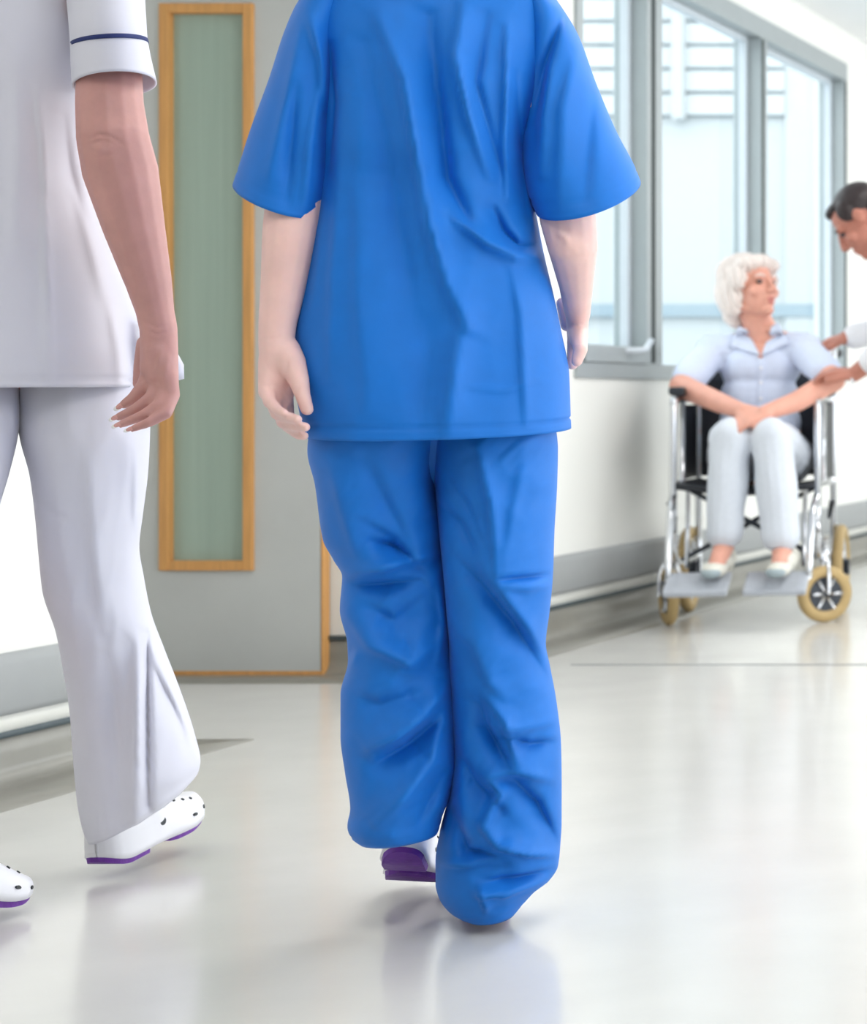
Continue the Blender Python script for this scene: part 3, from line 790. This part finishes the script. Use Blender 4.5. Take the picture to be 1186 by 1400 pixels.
for f in wf_:
    a = P(*f[3][:3]); b = P(*f[2][:3]); d = (a - b).normalized(); r = R(f[3][3], f[3][2])
    cdir = Vector((0.55, -0.75, 0.35)); nrm = (cdir - d * cdir.dot(d)).normalized(); sd = d.cross(nrm)
    Rn = Matrix((sd, d, nrm)).transposed()
    V, Fs = ell_data(a + d * r * .35 + nrm * r * .62, (r * .62, r * 1.35, r * .26), Rn, 12, 8)
    mesh('fingernail', V, Fs, M_nailp, nw)
    V, Fs = ell_data(a + d * r * 1.35 + nrm * r * .5, (r * .6, r * .95, r * .24), Rn, 12, 8)
    mesh('nail_tip', V, Fs, M_nail, nw)
face_parts(wW, RW, 1.0, nw, M_hair_b)
blob('hair', [('e', wW(0, -.02, .045), (.084, .098, .085), RW), ('e', wW(0, -.05, -.02), (.075, .07, .07), RW)], 0.006, 2, M_hair_b, nw)

wt = [(-10, -150, 90, -150, YW, .065), (-60, -125, 140, -125, YW, .085), (-95, -70, 150, -70, YW, .1), (-90, 0, 128, 0, YW, .11), (-85, 90, 118, 90, YW, .12), (-88, 180, 124, 180, YW, .118), (-98, 270, 142, 270, YW, .118), (-112, 360, 172, 360, YW, .125), (-126, 440, 192, 440, YW, .132), (-134, 500, 198, 500, YW, .138), (-138, 531, 199, 529, YW, .14)]
wtf = [([(60, 250), (63, 400), (64, 520)], .003, 5), ([(50, 120), (58, 200), (62, 260)], .003, 6), ([(85, 160), (95, 230), (110, 290)], -.005, 14), ([(20, 60), (25, 200), (20, 340)], .004, 22), ([(105, 270), (125, 340), (140, 400)], .004, 16), ([(150, 420), (160, 470), (165, 525)], .004, 14), ([(176, 440), (184, 480), (186, 525)], -.004, 9)]
tunw = cloth('tunic', wt, 130, 170, M_white, nw, wtf, 2.3, .001, 7, hem=.02, seed=41)
ws = [(70, -95, 140, -100, YW - .02, .06), (84, -60, 185, -75, YW - .03, .07), (92, 0, 197, -10, YW - .04, .074), (97, 60, 201, 48, YW - .05, .076), (98, 85, 205, 72, YW - .05, .077), (100, 121, 214, 110, YW - .05, .08)]
slw = cloth('sleeve', ws, 60, 90, M_white, tunw, (), 2.0, .0006, 8, seed=44, tilt=-.010)
cloth('piping', [(97.5, 63, 201.5, 50, YW - .05, .0785), (98, 68.5, 203, 55.5, YW - .05, .079)], 4, 90, M_navy, slw, (), 2.0, 0, thick=.003, label='navy piping band on the white sleeve')
cloth('sleeve', [(-105, -95, -40, -100, YW - .02, .06), (-150, -60, -60, -70, YW - .07, .07), (-175, 0, -85, -5, YW - .1, .074), (-190, 60, -95, 60, YW - .1, .076), (-200, 118, -100, 118, YW - .1, .08)], 40, 60, M_white, tunw, (), 2.0, .0006, 8, seed=46)
# front panel of the tunic, open at the side vent
V = []; Fs = []
for i in range(9):
    for j in range(5):
        u = i / 8; v = j / 4
        V.append(P(200 + (20 + 42 * v - 10 * (v > .99)) * u, 440 + 92 * v - 14 * u * v, YW + .03 + .05 * u))
for i in range(8):
    for j in range(4): Fs.append((i * 5 + j, i * 5 + j + 1, (i + 1) * 5 + j + 1, (i + 1) * 5 + j))
fp = mesh('vent_panel', V, Fs, M_white, tunw); s_ = fp.modifiers.new('thickness', 'SOLIDIFY'); s_.thickness = .003

rlw = [(45, 470, 180, 470, YW + .045, .07), (26, 525, 203, 525, YW + .045, .1), (24, 560, 206, 560, YW + .045, .105), (30, 600, 205, 600, YW + .045, .108), (43, 650, 202, 650, YW + .045 + .005, .104), (50, 705, 195, 705, YW + .045 + .01, .1), (55, 760, 190, 750, YW + .045 + .02, .098), (60, 805, 196, 790, YW + .045 + .04, .098), (78, 860, 206, 840, YW + .045 + .06, .10), (88, 910, 224, 890, YW + .045 + .09, .105), (97, 965, 245, 945, YW + .045 + .12, .11), (103, 1040, 265, 1005, YW + .045 + .14, .115), (108, 1090, 274, 1045, YW + .045 + .15, .118), (115, 1125, 272, 1058, YW + .045 + .16, .118), (122, 1143, 260, 1072, YW + .045 + .16, .112)]
wlf = [([(201, 865), (202, 960), (204, 1100)], -.012, 7), ([(190, 880), (188, 980), (185, 1120)], .012, 16), ([(205, 880), (240, 960), (270, 1040)], .006, 10), ([(75, 640), (90, 760), (110, 900), (120, 1040)], .004, 20), ([(120, 620), (130, 740), (145, 860)], .005, 18), ([(48, 680), (70, 700), (90, 705)], -.003, 6), ([(185, 620), (185, 700), (188, 730)], .004, 9), ([(205, 905), (235, 960), (262, 1020)], -.004, 6), ([(150, 900), (160, 1000), (165, 1130)], -.004, 16)]
trw = cloth('trousers', rlw, 150, 130, M_white, nw, wlf, 2.2, .0012, 8, seed=50, crumple=.003, csc=(50, 140))
llw = [(-110, 470, 15, 470, YW - .05, .07), (-137, 525, 28, 525, YW - .05, .1), (-142, 560, 29, 560, YW - .05 - .01, .108), (-146, 600, 24, 600, YW - .05 - .02, .106), (-150, 650, 12, 650, YW - .05 - .04, .102), (-152, 700, -2, 700, YW - .05 - .06, .1), (-150, 800, -14, 800, YW - .05 - .1, .097), (-145, 900, -10, 900, YW - .05 - .16, .1), (-150, 1020, -6, 1020, YW - .05 - .22, .105), (-155, 1120, -4, 1120, YW - .05 - .26, .112), (-152, 1175, -6, 1170, YW - .05 - .27, .112)]
cloth('trouser_leg', llw, 90, 90, M_white, trw, [([(8, 560), (14, 600), (4, 660)], -.006, 8)], 2.2, .0012, 8, seed=55)
clog(nw, P(134, 1190, 3.375) , (-.02, 1, .12), (0, -.12, 1), side=1)
clog(nw, Vector((-2.235, 2.93, .075)), (0, 1, -.3), (0, .3, 1), side=-1)

# ================= wheelchair
WC = Vector((-2.475, 7.16, 0))
wc = thing('wheelchair', 'folding wheelchair with chrome frame, black sling seat and tan tyres', 'wheelchair', WC)
XL_, XR_ = -2.715, -2.235       # side frames
YF, YR = 7.16, 7.62             # caster axle, rear axle
def torus_data(c, ax, Rr, r, n=40, m=12, sq=1.0):
    d, u, v = frame_from(ax); V = []; Fs = []
    for i in range(n):
        a = 2 * math.pi * i / n; q = u * math.cos(a) + v * math.sin(a)
        for k in range(m):
            b = 2 * math.pi * k / m
            V.append(Vector(c) + q * (Rr + r * math.cos(b)) + d * r * sq * math.sin(b))
    for i in range(n):
        for k in range(m):
            Fs.append((i * m + k, i * m + (k + 1) % m, ((i + 1) % n) * m + (k + 1) % m, ((i + 1) % n) * m + k))
    return V, Fs
def disc_data(c, ax, r, t, n=28):
    d = Vector(ax).normalized()
    return tube_data([Vector(c) - d * t / 2, Vector(c) + d * t / 2], r, n)
for cx, ang in ((-2.735, math.radians(38)), (-2.215, math.radians(-8 - 36))):
    ang -= math.radians(16); ax = Vector((math.cos(ang), math.sin(ang), 0)); c = Vector((cx, YF, .1))
    V, Fs = torus_data(c, ax, .078, .022, 40, 12, .85)
    cw = mesh('caster_wheel', V, Fs, M_tyre, wc, label='tan caster tyre')
    V, Fs = disc_data(c, ax, .06, .022); mesh('caster_hub', V, Fs, M_hub, cw, False)
    for q in range(6):
        a = q * math.pi / 3; dd, u, v = frame_from(ax); pdir = u * math.cos(a) + v * math.sin(a)
        V, Fs = tube_data([c + pdir * .012, c + pdir * .06], .007, 8); V = [p - ax * .0 for p in V]
        mesh('spoke', [p + (-ax if ax.y > 0 else ax) * .012 * (1 if ax.y > 0 else 1) for p in V], Fs, M_steel, cw)
    # fork
    for sgn in (-1, 1):
        tube('caster_fork', [c + ax * .032 * sgn, c + ax * .032 * sgn + Vector((0, .012, .07)), c + ax * .02 * sgn + Vector((0, .03, .115))], .008, M_steel, wc, 8, 4)
    tube('caster_stem', [c + Vector((0, .03, .11)), c + Vector((0, .03, .2))], .016, M_steel, wc, 12)
for cx, s in ((-2.745, -1), (-2.205, 1)):
    c = Vector((cx + .0 * s, YR, .158)); ax = Vector((1, 0, 0))
    V, Fs = torus_data(c, ax, .138, .02, 64, 10); rw = mesh('rear_wheel', V, Fs, M_tyre, wc, label='tan rear tyre')
    V, Fs = torus_data(c, ax, .114, .009, 64, 8); mesh('rim', V, Fs, M_steel, rw)
    V, Fs = disc_data(c, ax, .03, .06); mesh('hub', V, Fs, M_hub, rw)
    for q in range(12):
        a = q * math.pi / 6; pd = Vector((0, math.cos(a), math.sin(a)))
        V, Fs = tube_data([c + pd * .02, c + pd * .112], .004, 6); mesh('spoke', V, Fs, M_steel, rw)
for cx, s in ((XL_, -1), (XR_, 1)):
    # side frame loop: front post, arm tube, rear post
    tube('front_post', [(cx, 7.13, .33), (cx, 7.13, .74), (cx, 7.15, .775), (cx, 7.19, .785)], .0125, M_steel, wc, 12, 4)
    tube('arm_tube', [(cx, 7.19, .785), (cx, 7.55, .785)], .0115, M_steel, wc)
    tube('arm_post', [(cx, 7.30, .49), (cx, 7.30, .785)], .011, M_steel, wc)
    tube('rear_post', [(cx, 7.64, .12), (cx, 7.64, .92), (cx, 7.68, .96), (cx, 7.78, .96)], .0125, M_steel, wc, 12, 4)
    tube('push_grip', [(cx, 7.72, .96), (cx, 7.82, .96)], .017, M_black, wc)
    tube('seat_rail', [(cx, 7.13, .49), (cx, 7.66, .48)], .0125, M_steel, wc)
    tube('lower_rail', [(cx, 7.13, .33), (cx, 7.2, .22), (cx, 7.64, .21)], .0125, M_steel, wc, 12, 4)
    box('armrest_pad', cx - .026, cx + .026, 7.18, 7.50, .797, .828, M_black, wc, .01)
    box('skirt_guard', cx - .003, cx + .003, 7.32, 7.6, .5, .765, M_black, wc)
    tube('leg_hanger', [(cx, 7.13, .45), (cx - .005 * s, 7.05, .40), (cx - .01 * s, 6.98, .24), (cx - .012 * s, 6.97, .17)], .012, M_steel, wc, 12, 5)
    tube('hanger_post', [(cx - .045 * s, 7.16, .47), (cx - .045 * s, 7.12, .2)], .008, M_steel, wc)
    tube('brake_lever', [(cx + .02 * s, 7.3, .36), (cx + .035 * s, 7.26, .42)], [.006, .011], M_black, wc)
    fx0, fx1 = sorted((cx - .01 * s, cx - .215 * s))
    fpb = bmesh.new(); bm_box(fpb, fx0, fx1, 6.86, 7.00, -.011, .011, .006)
    bmesh.ops.transform(fpb, matrix=Matrix.Translation((0, 6.93, .16)) @ Matrix.Rotation(math.radians(24), 4, 'X') @ Matrix.Translation((0, -6.93, 0)), verts=fpb.verts)
    fpo = bm_obj('footplate', fpb, M_plate, wc)
    for q in range(4):
        xx = fx0 + .03 + q * (fx1 - fx0 - .06) / 3
        rib = bmesh.new(); bm_box(rib, xx - .004, xx + .004, 6.87, 6.99, .010, .0135)
        bmesh.ops.transform(rib, matrix=Matrix.Translation((0, 6.93, .16)) @ Matrix.Rotation(math.radians(24), 4, 'X') @ Matrix.Translation((0, -6.93, 0)), verts=rib.verts)
        bm_obj('tread_rib', rib, M_plate, fpo)
tube('cross_brace', [(XL_, 7.28, .215), (XR_, 7.28, .485)], .009, M_hub, wc)
tube('cross_brace', [(XR_, 7.25, .215), (XL_, 7.25, .485)], .009, M_hub, wc)
# sling seat and back
V = []; Fs = []
for i in range(11):
    for j in range(9):
        u = i / 10; v = j / 8; V.append((XL_ + u * (XR_ - XL_), 7.12 + v * .5, .495 - .025 * math.sin(math.pi * u)))
for i in range(10):
    for j in range(8): Fs.append((i * 9 + j, (i + 1) * 9 + j, (i + 1) * 9 + j + 1, i * 9 + j + 1))
o = mesh('seat_sling', V, Fs, M_black, wc); s_ = o.modifiers.new('t', 'SOLIDIFY'); s_.thickness = .02
V = []
for i in range(11):
    for j in range(9):
        u = i / 10; v = j / 8; V.append((XL_ + u * (XR_ - XL_), 7.635 + .03 * math.sin(math.pi * u), .5 + v * .4))
o = mesh('back_sling', V, Fs, M_black, wc); s_ = o.modifiers.new('t', 'SOLIDIFY'); s_.thickness = .012

wc.rotation_euler.z = math.radians(11)
# ================= elderly woman
ew = thing('person', 'white-haired woman in pale blue blouse sitting in the wheelchair', 'person', (-2.475, 7.4, .47))
hcE = P(1027, 394, 7.42)
fE = Vector((.88, -.44, .22)); kE = 1.0
hpE, wE, RE = head_prims(hcE, fE, Vector((-.1, .1, 1)), kE)
prims = list(hpE)
nb_ = Vector((-2.505, 7.45, 1.0))
prims += [('c', wE(0, -.02, -.05), .05, nb_, .056)]
shL, shR = Vector((-2.695, 7.44, .955)), Vector((-2.375, 7.47, .965))    # image left, image right
prims += [('c', shL, .055, nb_ + Vector((0, .01, -.01)), .055), ('c', shR, .055, nb_ + Vector((0, .01, -.01)), .055)]
for z, a, b in ((.9, .135, .09), (.78, .13, .095), (.66, .145, .105), (.58, .16, .115)):
    prims.append(('e', (-2.53, 7.46, z), (a, b, .11)))
elL, elR = P(932, 528, 7.27), P(1140, 520, 7.27)
prims += wchain([(*shL, .05), (*elL, .042), (*P(985, 551, 7.14), .036), (*P(1018, 563, 7.06), .027)])
prims += wchain([(*shR, .05), (*elR, .042), (*P(1090, 549, 7.14), .036), (*P(1045, 565, 7.05), .027)])
# clasped hands
def small_hand(w0, dirv, side, nrm, prims, r=.0085):
    d = Vector(dirv).normalized(); n = Vector(nrm); n = (n - d * n.dot(d)).normalized(); s = d.cross(n) * side
    w0 = Vector(w0)
    for q in (-1, 0, 1): prims.append(('c', w0 + s * q * .014, .02, w0 + d * .07 + s * q * .024, .014))
    for q, ln in zip((-1.5, -.5, .5, 1.5), (.062, .072, .068, .052)):
        a = w0 + d * .075 + s * q * .02; b = a + d * ln * .55 - n * .012; c = b + d * ln * .35 - n * .03
        prims.append(('c', a, r * 1.15, b, r)); prims.append(('c', b, r, c, r * .85))
    a = w0 + d * .015 - s * .03; b = a + d * .035 - s * .02 - n * .01; c = b + d * .032 - n * .01
    prims.append(('c', a, r * 1.5, b, r * 1.2)); prims.append(('c', b, r * 1.2, c, r))
small_hand(P(1018, 563, 7.06), (.8, -.45, -.35), 1, (0, -.6, .8), prims)
small_hand(P(1047, 565, 7.05), (-.75, -.5, -.3), -1, (0, -.6, .8), prims)
# legs and feet
knL, knR = P(1000, 598, 7.03), P(1056, 598, 7.03)
anL, anR = P(990, 748, 7.02), P(1070, 752, 7.02)
hpL, hpR = Vector((-2.60, 7.40, .57)), Vector((-2.43, 7.44, .57))
prims += wchain([(*hpL, .085), (*knL, .055), (*(knL.lerp(anL, .35)), .048), (*anL, .034)])
prims += wchain([(*hpR, .085), (*knR, .055), (*(knR.lerp(anR, .35)), .048), (*anR, .034)])
ftL, ftR = P(978, 777, 6.93), P(1066, 776, 6.93)
prims += wchain([(*anL, .034), (*(ftL + Vector((0, 0, .0))), .026)]) + wchain([(*anR, .034), (*ftR, .026)])
blob('body', prims, 0.0045, 4, M_skin_c, ew)
face_parts(wE, RE, kE, ew, M_hair_w)
# hair: full short bob
hp = [('e', wE(0, -.03, .048), (.09, .1, .088), RE), ('e', wE(0, -.075, -.01), (.082, .062, .09), RE), ('e', wE(.062, -.035, -.02), (.034, .05, .085), RE), ('e', wE(-.062, -.035, -.02), (.034, .05, .085), RE),
      ('e', wE(.045, .045, .075), (.045, .045, .03), RE), ('e', wE(-.045, .045, .075), (.045, .045, .03), RE), ('e', wE(0, .055, .082), (.05, .04, .028), RE), ('e', wE(0, -.085, -.08), (.055, .035, .05), RE),
      ('e', wE(.075, .015, .03), (.022, .04, .05), RE), ('e', wE(-.075, .015, .03), (.022, .04, .05), RE)]
RI = np.array(RE.transposed())
def hair_post(co, no):
    q = (co - np.array(hcE)) @ RI.T
    ph = np.arctan2(q[:, 0], -q[:, 1])
    a = .0035 * np.sin(ph * 26 + q[:, 2] * 30) + .002 * np.sin(ph * 47 + 1.3)
    return co + no * a[:, None]
blob('hair', hp, 0.005, 3, M_hair_w, ew, hair_post)
def np_noise(co, sc, amp, seed):
    return np.array([noise.noise(Vector((p[0] * sc + seed, p[1] * sc, p[2] * sc * .7))) for p in co]) * amp
def cloth_post(sc, amp, seed):
    return lambda co, no: co + no * np_noise(co, sc, amp, seed)[:, None]
bl = [('c', shL + Vector((-.005, 0, .0)), .066, nb_ + Vector((-.03, .01, -.035)), .06), ('c', shR + Vector((.005, 0, 0)), .066, nb_ + Vector((.03, .01, -.035)), .06)]
for z, a, b in ((.9, .145, .102), (.8, .138, .106), (.7, .148, .114), (.6, .168, .126)):
    bl.append(('e', (-2.53, 7.455, z), (a, b, .105)))
bl += wchain([(*shL, .062), (*(shL.lerp(elL, .75)), .058)]) + wchain([(*shR, .062), (*(shR.lerp(elR, .75)), .058)])
blouse = blob('blouse', bl, 0.006, 3, M_blouse, ew, cloth_post(16, .007, 4))
from mathutils.bvhtree import BVHTree
bvh = BVHTree.FromPolygons([v.co[:] for v in blouse.data.vertices], [tuple(p.vertices) for p in blouse.data.polygons])
eye_ = Vector((0, 0, CAMH))
def patch(name, quad, off, thick, m, parent, n=10, label=None):
    """cloth or skin laid on the blouse: quad = four photo points, dropped on its surface"""
    V = []; Fs = []
    hits = []
    for i in range(n):
        for j in range(n):
            u, v = i / (n - 1), j / (n - 1)
            x = (quad[0][0] * (1 - u) + quad[1][0] * u) * (1 - v) + (quad[3][0] * (1 - u) + quad[2][0] * u) * v
            y = (quad[0][1] * (1 - u) + quad[1][1] * u) * (1 - v) + (quad[3][1] * (1 - u) + quad[2][1] * u) * v
            d = (P(x, y, 7.4) - eye_).normalized(); h = bvh.ray_cast(eye_, d)
            V.append((h[0] if h[0] else P(x, y, 7.40)) - d * off)
    for i in range(n - 1):
        for j in range(n - 1): Fs.append((i * n + j, i * n + j + 1, (i + 1) * n + j + 1, (i + 1) * n + j))
    o = mesh(name, V, Fs, m, parent, True, label)
    md = o.modifiers.new('thickness', 'SOLIDIFY'); md.thickness = thick; md.offset = 0
    return o
patch('neckline', [(1016, 447), (1060, 443), (1042, 490), (1039, 490)], .004, .004, M_skin_c, ew, label='bare skin in the open collar')
patch('collar', [(1010, 446), (1021, 450), (1040, 486), (998, 474)], .009, .006, M_blouse, blouse)
patch('collar', [(1056, 446), (1064, 441), (1080, 470), (1042, 486)], .009, .006, M_blouse, blouse)
patch('placket', [(1036, 490), (1045, 490), (1046, 565), (1037, 565)], .003, .003, M_blouse, blouse)
for y_ in (503, 523, 545):
    d = (P(1041, y_, 7.4) - eye_).normalized(); h = bvh.ray_cast(eye_, d)
    V, Fs = ell_data(h[0] - d * .006, (.006, .003, .006)); mesh('button', V, Fs, M_clog, blouse)
tr = wchain([(*hpL, .1), (*knL, .07), (*(knL.lerp(anL, .5)), .064), (*(knL.lerp(anL, .86)), .062)]) + wchain([(*hpR, .1), (*knR, .07), (*(knR.lerp(anR, .5)), .066), (*(knR.lerp(anR, .86)), .066)])
tr += [('e', (-2.52, 7.45, .575), (.17, .13, .09))]
blob('trousers', tr, 0.006, 3, M_trous_e, ew, cloth_post(14, .008, 8))
for an, ft, s in ((anL, ftL, -1), (anR, ftR, 1)):
    d = (ft - an); d.z = 0; d = Vector((d.x, -abs(d.y) - .05, 0)).normalized()
    base = ft.copy()
    sp = [('e', base + Vector((0, .0, -.006)), (.038, .062, .027)), ('e', base + Vector((0, .075, .012)), (.034, .07, .034)), ('e', base + Vector((0, .12, .03)), (.03, .035, .034))]
    so = blob('shoe', sp, 0.005, 3, M_shoew, ew)
    V, Fs = ell_data(base + Vector((0, -.04, -.014)), (.034, .03, .018)); mesh('toe_cap', V, Fs, M_shoeg, so)

# ================= man leaning in from the right
mn = thing('person', 'dark-haired man in white bending down to the seated woman', 'person', (-1.82, 7.5, 0))
hcM = P(1178, 303, 7.4)
fM = Vector((-.68, -.12, -.70)); upM = Vector((-.6, 0, .75))
hpM, wM, RM = head_prims(hcM, fM, upM, 1.03)
prims = list(hpM)
nbM = Vector((-1.955, 7.46, 1.40))
prims += [('c', wM(0, -.03, -.05), .055, nbM, .062)]
sA, sB = Vector((-1.93, 7.28, 1.28)), Vector((-1.93, 7.66, 1.32))
prims += [('c', sA, .06, nbM, .06), ('c', sB, .06, nbM, .06)]
hipM = Vector((-1.72, 7.5, .92))
for t, a in ((.1, .15), (.35, .14), (.65, .145), (.95, .15)):
    q = hipM.lerp(nbM + Vector((0, 0, -.06)), t); prims.append(('e', q, (.1, a, .12)))
wA, wB_ = P(1168, 512, 7.2), P(1158, 462, 7.47)
eA, eB = Vector((-1.93, 7.16, 1.0)), Vector((-1.92, 7.6, 1.07))
prims += wchain([(*sA, .055), (*eA, .043), (*wA, .028)]) + wchain([(*sB, .055), (*eB, .043), (*wB_, .028)])
small_hand(wA, (-1, -.02, .1), 1, (.1, -.3, 1), prims, .0095)
small_hand(wB_, (-1, -.05, -.25), 1, (-.2, -.3, 1), prims, .0095)
prims += wchain([(-1.72, 7.41, .9, .085), (-1.76, 7.38, .5, .058), (-1.74, 7.4, .09, .04), (-1.86, 7.38, .045, .03)])
prims += wchain([(-1.72, 7.6, .9, .085), (-1.72, 7.62, .5, .058), (-1.7, 7.62, .09, .04), (-1.82, 7.6, .045, .03)])
blob('body', prims, 0.005, 4, M_skin_d, mn)
face_parts(wM, RM, 1.03, mn, M_hair_k)
hp = [('e', wM(0, -.03, .052), (.083, .094, .08), RM), ('e', wM(0, -.075, -.005), (.076, .05, .075), RM), ('e', wM(0, .03, .09), (.056, .05, .025), RM), ('e', wM(.068, .01, .045), (.018, .035, .04), RM), ('e', wM(-.068, .01, .045), (.018, .035, .04), RM)]
blob('hair', hp, 0.005, 2, M_hair_k, mn)
co_ = [('c', sA, .075, nbM + Vector((.03, 0, -.05)), .07), ('c', sB, .075, nbM + Vector((.03, 0, -.05)), .07)]
for t, a in ((-.1, .19), (.1, .175), (.35, .165), (.65, .17), (.9, .17)):
    q = hipM.lerp(nbM + Vector((0, 0, -.06)), t); co_.append(('e', q, (.125, a, .12)))
co_ += wchain([(*sA, .072), (*eA, .06), (*(eA.lerp(wA, .62)), .05)]) + wchain([(*sB, .072), (*eB, .06), (*(eB.lerp(wB_, .9)), .046)])
blob('white_coat', co_, 0.007, 3, M_coat, mn, cloth_post(14, .008, 2))
blob('trousers', wchain([(-1.72, 7.41, .88, .1), (-1.76, 7.38, .5, .075), (-1.74, 7.4, .1, .07)]) + wchain([(-1.72, 7.6, .88, .1), (-1.72, 7.62, .5, .075), (-1.7, 7.62, .1, .07)]), 0.008, 3, M_dark, mn, cloth_post(12, .008, 5))
for x, y in ((-1.8, 7.39), (-1.76, 7.61)):
    blob('shoe', [('e', (x - .06, y, .04), (.09, .045, .04)), ('e', (x + .05, y, .045), (.07, .04, .045))], 0.006, 3, M_shoed, mn)
V, Fs = torus_data(P(1166, 521, 7.14), (1, 0, .2), .009, .003, 20, 8); mesh('ring', V, Fs, M_steel, mn, label='silver ring')
